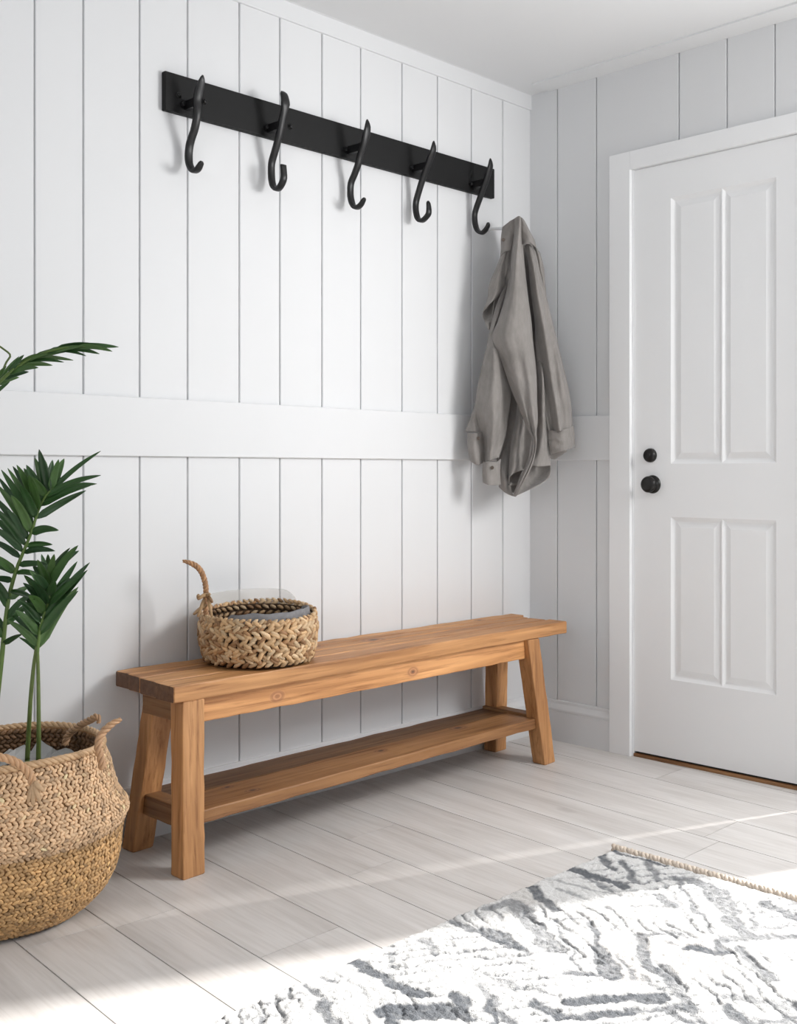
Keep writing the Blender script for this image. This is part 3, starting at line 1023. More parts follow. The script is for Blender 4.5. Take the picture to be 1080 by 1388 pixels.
def leaflet(mb, base, tip, w, sag, side, col):
    """a long folded blade from base to tip"""
    n = 12
    base = Vector(base); tip = Vector(tip); d = tip - base; L = d.length
    up = Vector((0, 0, 1)); view = (base - Vector((CX, CY, CH))).normalized()
    lat = d.cross(view).normalized()
    nrm = lat.cross(d).normalized()
    if nrm.dot(view) > 0: nrm = -nrm
    rot = side
    lat2 = lat * math.cos(rot) + nrm * math.sin(rot); nr2 = -lat * math.sin(rot) + nrm * math.cos(rot)
    V = []
    for i in range(n + 1):
        t = i / n
        p = base + d * t + Vector((0, 0, 1)) * sag * L * math.sin(PI * t)
        ww = w * (min(1, (t * 6) ** .7) * .9 + .1) * (1 - t ** 2.6) ** .8 * (1 if t < 1 else 0) + .0004
        V += [p - lat2 * ww, p - lat2 * ww * .45 - nr2 * ww * .30, p - nr2 * ww * .42, p + lat2 * ww * .45 - nr2 * ww * .30, p + lat2 * ww]
    Fc = [(i * 5 + k, i * 5 + k + 1, (i + 1) * 5 + k + 1, (i + 1) * 5 + k) for i in range(n) for k in range(4)]
    mb.add(V, Fc, col)


GR_ = [(.030, .085, .022), (.022, .070, .018), (.045, .11, .025), (.018, .055, .018), (.055, .12, .030)]


def atw(px, py, Z):
    while True:
        p = at(px, py, Z)
        if p.y <= -.045: return p
        Z -= .02


def frond(name, rach, leaves, r0=.005, r1=.0018, w=.0080):
    P = spline([atw(*p) for p in rach], 30)
    fr = MB()
    V, Fc = tube_arrays(P, list(np.linspace(r0, r1, 30)), 8); fr.add(V, Fc, (.10, .17, .04))
    for lf in leaves:
        (bx_, by_), (tx, ty) = lf[0], lf[1]
        zb = lf[2] if len(lf) > 2 else None
        # nearest rachis point to the pixel base
        best = min(P, key=lambda p: (proj(p)[0] - bx_) ** 2 + (proj(p)[1] - by_) ** 2)
        zt = proj(best)[2] + (zb if zb is not None else random.uniform(-.09, .09))
        wd = w * (lf[3] if len(lf) > 3 else random.uniform(.85, 1.15))
        leaflet(fr, best, atw(tx, ty, zt), wd, random.uniform(.02, .09), random.uniform(-.7, .7), random.choice(GR_))
    o = fr.build('frond', M['leaf'], pm, True)
    m = o.modifiers.new('t', 'SOLIDIFY'); m.thickness = .0005; m.offset = 0
    return o


def proj(p):
    dx, dy = p[0] - CX, p[1] - CY; z = dx * WX + dy * WY; x = dx * RX + dy * RY
    return 540 + F * x / z, Y0 - F * (p[2] - CH) / z, z


za = lambda L, s=4.63, ox=0, oy=600: [((a[0] / s + ox, a[1] / s + oy), (b[0] / s + ox, b[1] / s + oy)) + tuple(r) for a, b, *r in L]
PZ = 2.46
fA = [((330, 300), (632, 52), .05, .75), ((310, 340), (632, 205), -.03), ((290, 380), (608, 258), .03, 1.1), ((262, 420), (585, 262), -.05, 1.1), ((225, 500), (540, 300), .02), ((200, 580), (368, 550), -.06, 1.1), ((165, 650), (330, 640), .03), ((150, 690), (345, 680), -.04, 1.0), ((120, 770), (300, 762), -.02), ((100, 830), (270, 850), -.05), ((80, 900), (220, 985), -.08),
      ((325, 300), (403, 100), .03, 1.2), ((318, 305), (368, 105), -.02, 1.2), ((310, 315), (330, 108), .04, 1.2), ((300, 325), (245, 42), -.04, 1.3), ((292, 335), (283, 110), .02, 1.2), ((285, 345), (218, 95), .02, 1.2), ((275, 370), (165, 140), -.04, 1.4), ((262, 400), (150, 160), .04, 1.2), ((250, 430), (105, 140), -.06, 1.1), ((240, 455), (80, 148), .05, 1.1), ((225, 490), (48, 160), .02), ((215, 520), (8, 170), -.05, 1.1), ((205, 550), (-10, 215), .05),
      ((190, 580), (-20, 262), -.04, 1.1), ((175, 610), (-45, 330), .03, 1.1), ((165, 640), (-60, 395), -.05, 1.1), ((150, 680), (-70, 450), .05, 1.1), ((140, 705), (-85, 520), -.04), ((125, 745), (-90, 600), .03), ((110, 790), (-90, 690), -.05), ((95, 830), (-80, 760), .03), ((80, 880), (-70, 850), -.04), ((250, 420), (180, 200), -.08, 1.3), ((300, 330), (200, 215), -.06, 1.1), ((230, 480), (120, 260), -.09, 1.2), ((205, 560), (70, 330), -.08, 1.2), ((180, 620), (40, 420), -.07, 1.1)]
frond('frond', [(-8, 985, 2.50), (-2, 930, 2.48), (3, 885, 2.47), (7, 845, 2.46), (13, 805, 2.45), (23, 770, 2.44), (33, 745, 2.43), (43, 720, 2.42), (52, 692, 2.41), (62, 672, 2.40), (72, 662, 2.40)], za(fA), .0062, .0016)
fB = [((250, 1290), (492, 905), .03, 1.5), ((262, 1210), (490, 930), -.05, 1.2), ((270, 1160), (563, 752), .02, 1.2), ((280, 1110), (548, 800), -.04, 1.2), ((292, 1060), (485, 745), .04, 1.1), ((300, 1020), (520, 820), -.06, 1.1), ((305, 985), (440, 850), .02), ((305, 900), (490, 645), -.04, 1.3), ((300, 860), (496, 678), .04, 1.1), ((300, 850), (440, 660), -.02), ((300, 860), (300, 700), .04), ((300, 880), (340, 700), -.03),
      ((312, 980), (300, 862), .02, 1.3), ((312, 975), (345, 868), -.03, 1.3), ((300, 960), (270, 880), .03),
      ((238, 1280), (45, 1115), -.03, 1.1), ((240, 1250), (75, 1085), .03, 1.1), ((246, 1210), (95, 1050), -.05, 1.2), ((252, 1180), (140, 1025), .04), ((262, 1130), (110, 985), -.05, 1.1), ((272, 1090), (130, 930), .02, 1.1), ((282, 1050), (145, 880), -.05, 1.1), ((292, 1010), (150, 830), .03, 1.2), ((300, 970), (185, 800), -.04, 1.2), ((303, 930), (205, 770), .04, 1.2), ((303, 900), (235, 735), -.03, 1.2), ((300, 870), (260, 700), .02),
      ((240, 1300), (120, 1222), .02, .5), ((290, 1010), (190, 860), -.08, 1.3), ((300, 960), (210, 830), -.09, 1.3), ((270, 1080), (180, 960), -.08, 1.3)]
frond('frond', [(51, 884, 2.42), (52, 872, 2.42), (54, 855, 2.42), (58, 838, 2.42), (64, 822, 2.42), (67, 808, 2.42), (66, 795, 2.43), (65, 782, 2.44)], za(fB), .0035, .0016)
# leaves springing low from the left stem
fD = [((18, 1270), (140, 1200), -.05, .9), ((25, 1150), (218, 992), .03, 1.0), ((30, 1100), (205, 950), -.05, 1.0), ((25, 1180), (-60, 1050), .03), ((20, 1220), (-80, 1120), -.03), ((40, 1040), (-50, 900), .04), ((55, 1000), (-60, 840), -.04), ((60, 980), (180, 900), .05)]
frond('frond', [(3, 885, 2.47), (5, 865, 2.46), (8, 838, 2.45), (12, 812, 2.44)], za(fD), .004, .003)
fC = [((0, 180), (60, 100), .02, .6), ((20, 160), (75, 95), -.03, .8), ((40, 140), (112, 92), .03, .9), ((60, 128), (150, 92), -.03, 1.), ((70, 122), (215, 82), .02, 1), ((100, 103), (262, 66), -.03, 1.1), ((140, 90), (300, 68), .02, 1.1), ((180, 78), (332, 70), -.02, 1.1), ((220, 72), (372, 70), .03, 1), ((240, 72), (352, 84), -.02, .9), ((200, 75), (312, 92), .02, .9), ((150, 90), (270, 98), -.02, .8), ((110, 110), (230, 112), .02, .8), ((80, 120), (200, 118), -.02, .8), ((60, 135), (165, 128), .03, .9), ((30, 160), (120, 135), -.03, 1), ((10, 175), (90, 148), .02, 1), ((-10, 195), (60, 165), .04, 1), ((-20, 205), (20, 130), -.04, 1), ((-40, 240), (-10, 130), .03), ((-60, 260), (30, 180), -.03), ((-90, 300), (-60, 180), .03), ((-90, 300), (0, 230), -.03)]
frond('frond', [(-75, 860, 2.45), (-72, 760, 2.42), (-64, 660, 2.38), (-48, 590, 2.35), (-25, 545, 2.33), (0, 517, 2.32), (22, 498, 2.31), (45, 484, 2.30), (75, 474, 2.29), (105, 470, 2.28), (130, 471, 2.28)], [(a, b, *r) for a, b, *r in za(fC, 2.315, 0, 440)], .0055, .0012, .0062)
mb = MB(); V, Fc = tube_arrays(spline([at(0, 512, 2.33), at(8, 492, 2.33), at(14, 482, 2.33), at(6, 474, 2.33), at(-6, 466, 2.33)], 12), .0022, 6); mb.add(V, Fc)
mb.build('tendril', M['stem'], pm, True)
# two more fronds away from the camera's frame
for (dx, tz, zz_) in ((-150, 640, 2.62), (-190, 520, 2.35)):
    rach = [(-20, 1000, 2.5), (-45, 880, 2.5), (-80, 760, (2.5 + zz_) / 2), (-120, 680, zz_), (dx - 20, tz, zz_)]
    Lr = []
    Pp = spline([(p[0], p[1], 0) for p in rach], 26)
    for i in range(6, 26):
        b = Pp[i]; L_ = 110 * math.sin(PI * (i - 3) / 26)
        for s in (-1, 1):
            an = math.atan2(Pp[min(25, i + 1)].y - Pp[i - 1].y, Pp[min(25, i + 1)].x - Pp[i - 1].x) + s * .75
            tx = b.x + L_ * math.cos(an)
            if tx > -8: continue
            Lr.append(((b.x, b.y), (tx, b.y + L_ * math.sin(an) + 10)))
    frond('frond', rach, Lr, .006, .0015)
for pts, r in (([(37, 1030, 2.47), (39, 990, 2.46), (42, 940, 2.44), (46, 900, 2.43), (50, 876, 2.42)], (.0055, .0035)), ([(52, 1030, 2.45), (52.5, 990, 2.44), (52, 930, 2.43), (51, 884, 2.42)], (.0055, .0035)), ([(38, 1062, 2.47), (37, 1030, 2.47)], (.006, .0055)), ([(-14, 1050, 2.52), (-8, 985, 2.50)], (.009, .0064)), ([(-70, 1060, 2.5), (-75, 860, 2.45)], (.008, .0056))):
    mb = MB(); P = spline([at(*p) for p in pts], 20); V, Fc = tube_arrays(P, list(np.linspace(r[0], r[1], 20)), 10); mb.add(V, Fc); mb.build('stem', M['stem'], pm, True)

# ------------------------------------------------------------------ shirt
sh = root('linen_shirt', 'rumpled taupe grey linen shirt hanging in the corner beside the door', 'shirt', (-.13, -.17, 1.9))


def zb(px): return 3.90 + .155 * (px - 632) / 146


def sheet(name, rows, parent=sh, nu=44, nv=70, mat=M['linen'], thick=.0024, wr=.004, seed=0.0, label=None, pl=None):
    """rows (top to bottom) of (px, py, offset towards the room in m)"""
    G = [spline([at(px, py, zb(px) - (.03 + (of - .03) * 1.4)) for px, py, of in r], nu) for r in rows]
    wr = wr * 1.5
    cols = [spline([g[i] for g in G], nv) for i in range(nu)]
    V = []
    for j in range(nv):
        for i in range(nu):
            p = cols[i][j].copy()
            q = noise.noise(Vector((i / nu * 3.2 + seed, j / nv * 4.5, seed))) * wr + noise.noise(Vector((i / nu * 8 + seed, j / nv * 9, seed + 4))) * wr * .45
            if pl: q += pl[0] * math.sin(2 * PI * (pl[1] * i / nu + pl[2] + .25 * math.sin(j / nv * 3))) * min(1, 1.5 * j / nv) * abs(math.sin(PI * i / (nu - 1))) ** .5
            p += Vector((WX, WY, 0)) * -q
            V.append(p)
    Fc = [(j * nu + i, j * nu + i + 1, (j + 1) * nu + i + 1, (j + 1) * nu + i) for j in range(nv - 1) for i in range(nu - 1)]
    o = mk(name, V, Fc, mat, parent, True)
    m = o.modifiers.new('t', 'SOLIDIFY'); m.thickness = thick; m.offset = 0
    if label: o['label'] = label
    return o


# back of the garment (behind everything, closes the gaps)
sheet('back_panel', [[(690, 300, .03), (702, 296, .03), (712, 302, .03)], [(680, 345, .03), (703, 345, .02), (728, 345, .03)], [(668, 420, .035), (705, 420, .02), (742, 420, .035)], [(662, 500, .03), (708, 500, .015), (755, 500, .03)], [(668, 580, .03), (708, 590, .015), (748, 585, .03)], [(676, 640, .03), (703, 652, .015), (738, 636, .03)], [(682, 660, .035), (700, 668, .04), (730, 648, .035)]], seed=1.0)
# collar and yoke folded over on the left, with its open edge
sheet('collar', [[(701, 294, .075), (694, 298, .080), (686, 304, .075), (681, 308, .06)], [(699, 306, .085), (692, 312, .085), (685, 318, .08), (679, 324, .06)], [(696, 322, .085), (691, 326, .09), (684, 331, .085), (679, 337, .06)], [(692, 339, .085), (689, 340, .09), (684, 341, .085), (678, 348, .06)]], nu=20, nv=30, wr=.002, seed=2.0)
sheet('shirt_fold', [[(689, 338, .072), (684, 340, .078), (680, 344, .055)], [(685, 352, .07), (679, 358, .08), (672, 364, .05)], [(684, 372, .07), (674, 380, .085), (663, 386, .05)], [(682, 390, .065), (672, 396, .085), (661, 404, .05)], [(672, 404, .06), (664, 411, .08), (656, 420, .05)], [(660, 414, .055), (656, 418, .065), (654, 423, .045)]], nu=24, nv=40, wr=.003, seed=3.0, label='left front edge turned back in a fold')
sheet('shirt_fold', [[(688, 342, .02), (680, 360, .015), (674, 375, .02)], [(680, 390, .01), (672, 400, .00), (660, 412, .01)], [(672, 415, .01), (664, 422, .00), (654, 426, .02)], [(667, 435, .045), (662, 438, .045), (657, 436, .03)], [(665, 446, .04), (663, 447, .04), (662, 446, .03)]], nu=20, nv=30, wr=.002, seed=4.0)
# strip between the fold and the central fall
sheet('shirt_fold', [[(697, 330, .02), (693, 338, .02), (688, 344, .01)], [(692, 370, .03), (686, 378, .035), (682, 386, .02)], [(684, 405, .065), (677, 412, .075), (671, 420, .05)], [(676, 440, .06), (669, 446, .07), (663, 452, .05)], [(672, 470, .06), (664, 476, .065), (658, 484, .045)]], nu=20, nv=36, wr=.003, seed=5.0)
# left sleeve with cuff
sl = sheet('sleeve', [[(676, 445, .06), (670, 450, .075), (665, 456, .055)], [(684, 478, .065), (670, 476, .095), (657, 480, .055)], [(690, 508, .06), (672, 505, .105), (650, 510, .055)], [(692, 535, .06), (670, 535, .110), (645, 540, .055)], [(689, 562, .06), (670, 565, .105), (646, 568, .055)], [(685, 590, .065), (668, 592, .10), (652, 592, .055)], [(680, 606, .065), (667, 610, .095), (655, 612, .055)], [(676, 620, .07), (666, 623, .09), (656, 627, .06)]], nu=44, nv=80, wr=.006, seed=6.0, pl=(.011, 1.7, .1))
sheet('cuff', [[(678, 622, .085), (673, 626, .093), (663, 626, .096), (655, 627, .08)], [(677, 640, .086), (670, 641, .096), (661, 641, .096), (654, 640, .08)], [(678, 657, .086), (670, 658, .097), (661, 657, .096), (655, 654, .08)]], parent=sl, nu=24, nv=24, wr=.0015, thick=.004, seed=7.0)
# the other cuff behind it at far left
s2 = sheet('sleeve', [[(664, 500, .04), (655, 505, .05), (650, 512, .035)], [(656, 535, .04), (648, 545, .055), (643, 550, .035)], [(655, 565, .04), (643, 568, .06), (636, 570, .035)], [(656, 585, .04), (644, 585, .065), (631, 584, .035)]], nu=24, nv=40, wr=.004, seed=8.0)
sheet('cuff', [[(656, 584, .05), (645, 587, .068), (634, 587, .045)], [(656, 600, .05), (644, 604, .07), (634, 606, .045)], [(657, 622, .05), (646, 627, .07), (637, 622, .045)], [(655, 627, .05), (647, 629, .06), (640, 626, .045)]], parent=s2, nu=24, nv=30, wr=.002, thick=.004, seed=9.0)
# central fall, brightest, twisting to the right at its foot
sheet('front_panel', [[(698, 296, .085), (703, 293, .105), (706, 297, .10), (708, 302, .085)], [(694, 335, .085), (700, 332, .125), (705, 334, .12), (709, 338, .09)], [(691, 370, .085), (698, 368, .13), (706, 370, .125), (712, 374, .095)], [(684, 405, .085), (696, 404, .135), (708, 404, .13), (716, 408, .095)], [(675, 435, .085), (691, 434, .135), (708, 434, .14), (720, 438, .10)],
      [(667, 457, .085), (688, 456, .135), (709, 456, .145), (722, 462, .10)], [(676, 480, .09), (695, 484, .135), (713, 486, .15), (725, 488, .105)], [(684, 502, .095), (700, 508, .135), (716, 512, .15), (727, 512, .11)], [(693, 528, .10), (706, 536, .135), (719, 541, .155), (728, 540, .115)], [(703, 553, .105), (713, 562, .14), (722, 567, .155), (729, 566, .12)], [(713, 577, .115), (719, 583, .14), (724, 586, .155), (727, 585, .13)], [(720, 592, .12), (723, 594, .14), (725, 596, .15), (727, 596, .13)], [(721, 604, .12), (723, 606, .135), (725, 607, .14), (726, 606, .13)], [(717, 622, .12), (719, 624, .13), (721, 625, .135), (723, 624, .12)], [(708, 642, .115), (710, 643, .12), (713, 644, .125), (716, 642, .115)], [(700, 660, .10), (702, 661, .11), (704, 661, .11), (706, 658, .10)], [(695, 672, .09), (697, 673, .095), (699, 673, .095), (700, 671, .09)]], nu=48, nv=130, wr=.006, seed=10.0, pl=(.010, 2.2, .35))
# dark inner pleats under the central fall
sheet('shirt_fold', [[(703, 520, .025), (707, 530, .05), (712, 540, .04), (718, 548, .06)], [(700, 560, .03), (704, 565, .08), (712, 570, .06), (721, 578, .085)], [(693, 600, .055), (700, 604, .09), (708, 604, .065), (720, 604, .085)], [(690, 630, .06), (697, 634, .095), (706, 634, .07), (714, 632, .085)], [(689, 654, .06), (691, 646, .098), (700, 639, .08), (710, 637, .08)]], nu=36, nv=60, wr=.005, seed=11.0)
sheet('shirt_fold', [[(688, 656, .06), (694, 653, .045), (703, 650, .045), (707, 641, .07)], [(689, 658, .065), (695, 658, .05), (701, 656, .05), (706, 646, .07)]], nu=16, nv=8, wr=.001, seed=12.0)
# left dark pleat between sleeve and fall
sheet('shirt_fold', [[(690, 490, .01), (696, 508, .00), (702, 520, .01)], [(688, 560, .01), (696, 562, .00), (703, 565, .01)], [(676, 612, .02), (686, 614, .03), (694, 616, .02)], [(676, 640, .045), (684, 644, .07), (690, 648, .05)], [(676, 660, .045), (685, 668, .065), (696, 673, .06)]], nu=24, nv=50, wr=.004, seed=13.0)
# fold right of the centre
sheet('shirt_fold', [[(707, 312, .03), (709, 322, .03), (714, 330, .03)], [(712, 380, .01), (718, 390, .02), (724, 400, .02)], [(720, 440, .02), (728, 450, .03), (734, 460, .03)], [(725, 500, .07), (735, 505, .10), (737, 515, .07)], [(727, 560, .07), (736, 563, .10), (742, 570, .07)], [(722, 606, .075), (735, 608, .10), (744, 607, .075)], [(712, 630, .08), (729, 632, .10), (746, 631, .08)]], nu=30, nv=80, wr=.005, seed=14.0)
# tail: the underside of the hem swinging round
sheet('shirt_tail', [[(712, 630, .05), (728, 632, .03), (746, 631, .055)], [(706, 642, .06), (727, 642, .03), (746, 640, .06)], [(700, 660, .08), (720, 656, .05), (743, 648, .07)], [(696, 673, .09), (712, 666, .085), (732, 656, .08)]], nu=26, nv=26, wr=.002, seed=15.0, label='shaded underside of the shirt tail')
# collar piece on the right
sheet('collar', [[(703, 293, .09), (708, 296, .10), (712, 302, .085)], [(706, 306, .10), (713, 308, .11), (718, 314, .085)], [(707, 322, .10), (717, 320, .12), (724, 326, .09)], [(708, 332, .095), (712, 330, .12), (719, 329, .125), (727, 337, .09)]], nu=22, nv=28, wr=.002, seed=16.0)
# right fall (body) with seam band at its hem
sheet('shirt_fold', [[(711, 333, .07), (715, 331, .085), (720, 334, .085), (726, 342, .06)], [(716, 358, .07), (721, 358, .10), (727, 362, .085), (732, 370, .055)], [(720, 400, .07), (727, 398, .11), (735, 400, .09), (741, 406, .055)], [(725, 440, .07), (734, 438, .115), (744, 440, .10), (751, 446, .055)], [(726, 480, .07), (739, 478, .115), (753, 480, .12), (760, 484, .06)], [(731, 520, .075), (744, 518, .105), (758, 518, .125), (769, 520, .07)], [(736, 552, .08), (748, 550, .105), (762, 550, .125), (774, 552, .075)], [(742, 584, .085), (752, 585, .105), (764, 583, .12), (776, 577, .08)]], nu=48, nv=90, wr=.005, seed=17.0, pl=(.014, 2.6, .0))
sheet('hem_band', [[(743, 583, .088), (753, 584, .11), (765, 582, .124), (777, 577, .083)], [(744, 600, .09), (754, 599, .112), (766, 597, .122), (778, 592, .085)], [(746, 616, .09), (756, 613, .11), (767, 610, .12), (779, 606, .085)]], nu=26, nv=20, wr=.003, thick=.004, seed=18.0)
sheet('shirt_fold', [[(738, 600, .04), (750, 600, .035), (770, 598, .04)], [(744, 620, .04), (752, 622, .03), (768, 612, .04)]], nu=16, nv=10, wr=.002, seed=19.0)
# frayed right edge peeping behind the fall
sheet('shirt_fold', [[(722, 330, .06), (727, 336, .065), (732, 344, .04)], [(727, 352, .05), (733, 356, .06), (737, 364, .035)], [(731, 374, .05), (735, 374, .055), (738, 378, .035)], [(735, 392, .04), (738, 396, .045), (740, 402, .03)]], nu=16, nv=30, wr=.003, seed=20.0)


PEG = at(702, 306, zb(702) - .045)
mb = MB(); V, Fc = tube_arrays([(PEG.x - .01, .004, 1.862), (PEG.x - .01, -.03, 1.863), PEG + Vector((-.002, .03, -.006)), PEG], [.008, .0065, .006, .0075], 12); mb.add(V, Fc)
V, Fc = tube_arrays([(PEG.x - .01, .001, 1.862), (PEG.x - .01, -.006, 1.862)], [.0095, .009], 20); mb.add(V, Fc)
struct(mb.build('trim_9', M['door'], None, True), 'small white wall peg behind the hanging shirt')


def button(px, py, of, par=sh):
    c = at(px, py, zb(px) - (.03 + (of - .03) * 1.4) - .001); n = Vector((-WX, -WY, 0)); u = Vector((RX, RY, 0))
    V = []; Fc = []
    for (d, r) in ((0, .006), (.0015, .0062), (.0025, .0055), (.0018, .004)):
        for k in range(16):
            a = 2 * PI * k / 16; V.append(c + n * d + u * r * math.cos(a) + Vector((0, 0, 1)) * r * math.sin(a))
    for i in range(3):
        for k in range(16): Fc.append((i * 16 + k, i * 16 + (k + 1) % 16, (i + 1) * 16 + (k + 1) % 16, (i + 1) * 16 + k))
    Fc.append(tuple(48 + k for k in range(16)))
    mk('button', V, Fc, M['button'], par, True)


button(667, 634, .1005); button(648.5, 594, .073); button(682, 325, .088)

# ------------------------------------------------------------------ rug
RX1, RX0, RY1, RY0 = -.882, -3.15, -.965, -2.45
rug = root('area_rug', 'thick white rug with carved slate grey chevron strokes on the pale floor', 'rug', (-2.0, -1.7, 0))
SEG = [(285, 120, 480, 180, 20, 1), (330, 150, 440, 200, 8, .7), (400, 70, 442, 120, 13, .9), (430, 57, 620, 110, 7, .9), (160, 180, 225, 265, 18, .9), (100, 240, 230, 400, 30, .65), (0, 335, 60, 365, 26, .8), (60, 372, 140, 410, 10, .7), (215, 300, 325, 293, 10, .6), (365, 310, 385, 400, 20, .8), (385, 400, 440, 492, 36, .8), (245, 320, 320, 470, 9, .7), (470, 90, 520, 165, 10, .8), (560, 100, 602, 160, 12, .7), (590, 210, 650, 255, 16, .7), (500, 250, 640, 250, 10, .6), (650, 150, 790, 345, 10, .7), (600, 150, 700, 290, 7, .5), (690, 160, 820, 200, 20, .7), (790, 210, 850, 262, 34, .65), (850, 290, 892, 345, 30, .7), (820, 365, 1080, 355, 16, .7), (700, 400, 842, 412, 15, .9), (790, 370, 840, 415, 12, .8), (520, 350, 650, 350, 10, .7), (610, 335, 690, 352, 7, .6), (520, 350, 562, 460, 26, .8), (560, 460, 622, 500, 16, .8), (540, 500, 640, 560, 9, .6), (620, 470, 690, 580, 26, .7), (290, 580, 605, 568, 24, 1), (260, 642, 500, 622, 17, .9), (170, 590, 242, 632, 24, .9), (440, 620, 720, 600, 15, .8), (270, 480, 440, 490, 9, .8), (960, 240, 1085, 292, 18, .7), (880, 400, 992, 500, 20, .7), (840, 572, 1080, 590, 16, .6), (840, 600, 905, 663, 22, .8), (930, 330, 1080, 318, 7, .6), (900, 240, 942, 340, 9, .6), (20, 500, 230, 560, 7, .6), (0, 530, 180, 545, 6, .6), (60, 520, 300, 575, 6, .6), (0, 570, 22, 663, 18, .9), (460, 420, 520, 510, 9, .7), (600, 600, 720, 663, 14, .8), (700, 590, 760, 663, 12, .6), (230, 160, 370, 200, 6, .5), (240, 190, 350, 225, 6, .5), (380, 200, 470, 215, 6, .5), (640, 380, 760, 400, 7, .5), (440, 340, 460, 300, 6, .5), (900, 663, 1080, 640, 14, .7), (40, 420, 170, 470, 6, .5)]
SEG8 = [(510, 370, 620, 430, 18, 1), (620, 430, 745, 487, 22, 1), (860, 225, 960, 270, 16, .8), (960, 270, 1080, 315, 20, .9), (400, 500, 440, 590, 22, .8), (620, 540, 850, 540, 36, 1), (870, 480, 920, 565, 26, .9), (640, 330, 662, 400, 12, .6), (762, 290, 800, 340, 16, .6), (345, 450, 382, 482, 9, .8), (405, 420, 442, 440, 9, .8), (980, 180, 1080, 160, 16, .6), (300, 470, 280, 545, 5, .6), (205, 520, 330, 480, 7, .6), (120, 565, 280, 550, 6, .5), (690, 350, 680, 420, 6, .6), (850, 280, 872, 340, 6, .5), (900, 330, 1005, 362, 6, .6), (960, 450, 1002, 520, 18, .7), (450, 405, 560, 480, 7, .5), (160, 530, 210, 590, 6, .5), (230, 510, 300, 590, 5, .5), (560, 470, 590, 560, 7, .5), (930, 390, 1080, 470, 7, .5), (420, 470, 500, 590, 6, .4), (1000, 540, 1080, 586, 16, .8)]
BE = [(450, 390, 520, 500, 42), (640, 400, 700, 480, 46), (720, 380, 760, 460, 30), (80, 180, 150, 230, 22), (560, 370, 640, 420, 26)]
strokes = []


def rp_(px, py):
    Z = F * (CH - .014) / (py - Y0); p = at(px, py, Z); return p.x, p.y


for (L_, s, ox, oy) in ((SEG, 2.571, 660, 1130), (SEG8, 2.571, 280, 1160)):
    for a, b, c, d, w, k in L_:
        p = rp_(a / s + ox, b / s + oy); q = rp_(c / s + ox, d / s + oy)
        # stroke width in metres: average of how the pixel width lies on the floor
        Zm = F * CH / ((b + d) / 2 / s + oy - Y0)
        dirx, diry = c - a, d - b; hn = abs(dirx) / math.hypot(dirx, diry)
        ww = w / s / F * Zm * (1 + hn * 1.35) * .62
        strokes.append((*p, *q, ww, k))
rr = random.Random(21)
for i in range(120):   # the part of the rug the photograph does not reach
    x, y = rr.uniform(RX0, RX1), rr.uniform(RY0, RY1)
    u, v, z = proj((x, y, 0))
    if z > .5 and v < 1400 and -30 < u < 1110: continue
    sgn = 1 if (int((x + 9) / .25) % 2) else -1
    an = sgn * .9 + rr.uniform(-.2, .2); L_ = rr.uniform(.1, .28)
    strokes.append((x, y, x + L_ * math.cos(an), y + L_ * math.sin(an), rr.uniform(.006, .02), rr.uniform(.5, 1)))
dx_ = .0036
nx, ny = int((RX1 - RX0) / dx_), int((RY1 - RY0) / dx_)
xs = np.linspace(RX0, RX1, nx); ys = np.linspace(RY0, RY1, ny)
XX, YY = np.meshgrid(xs, ys)


def vnoise(X, Y, s, seed):
    r = np.random.default_rng(seed); T = r.random((256, 256))
    x = X * s; y = Y * s; xi = np.floor(x).astype(int); yi = np.floor(y).astype(int); fx = x - xi; fy = y - yi
    fx = fx * fx * (3 - 2 * fx); fy = fy * fy * (3 - 2 * fy)
    g = lambda a, b: T[a % 256, b % 256]
    return (g(xi, yi) * (1 - fx) + g(xi + 1, yi) * fx) * (1 - fy) + (g(xi, yi + 1) * (1 - fx) + g(xi + 1, yi + 1) * fx) * fy


wx = XX + (vnoise(XX, YY, 28, 1) - .5) * .018 + (vnoise(XX, YY, 90, 2) - .5) * .008
wy = YY + (vnoise(XX, YY, 28, 3) - .5) * .018 + (vnoise(XX, YY, 90, 4) - .5) * .008
ink = np.zeros_like(XX); core = np.zeros_like(XX)
for (x0, y0, x1, y1, w, k) in strokes:
    m = (XX > min(x0, x1) - .08) & (XX < max(x0, x1) + .08) & (YY > min(y0, y1) - .08) & (YY < max(y0, y1) + .08)
    if not m.any(): continue
    a, b = wx[m], wy[m]; ux, uy = x1 - x0, y1 - y0; L2 = ux * ux + uy * uy + 1e-9
    t = np.clip(((a - x0) * ux + (b - y0) * uy) / L2, 0, 1); d = np.hypot(a - x0 - t * ux, b - y0 - t * uy)
    v = np.clip((w - d) / .006 + .5, 0, 1) * k
    ink[m] = np.maximum(ink[m], v)
be = np.zeros_like(XX)
for a, b, c, d, w in BE:
    s, ox, oy = 2.571, 660, 1130
    p = rp_(a / s + ox, b / s + oy); q = rp_(c / s + ox, d / s + oy); ux, uy = q[0] - p[0], q[1] - p[1]; L2 = ux * ux + uy * uy
    t = np.clip(((wx - p[0]) * ux + (wy - p[1]) * uy) / L2, 0, 1); dd = np.hypot(wx - p[0] - t * ux, wy - p[1] - t * uy)
    be = np.maximum(be, np.clip((.05 - dd) / .03, 0, 1))
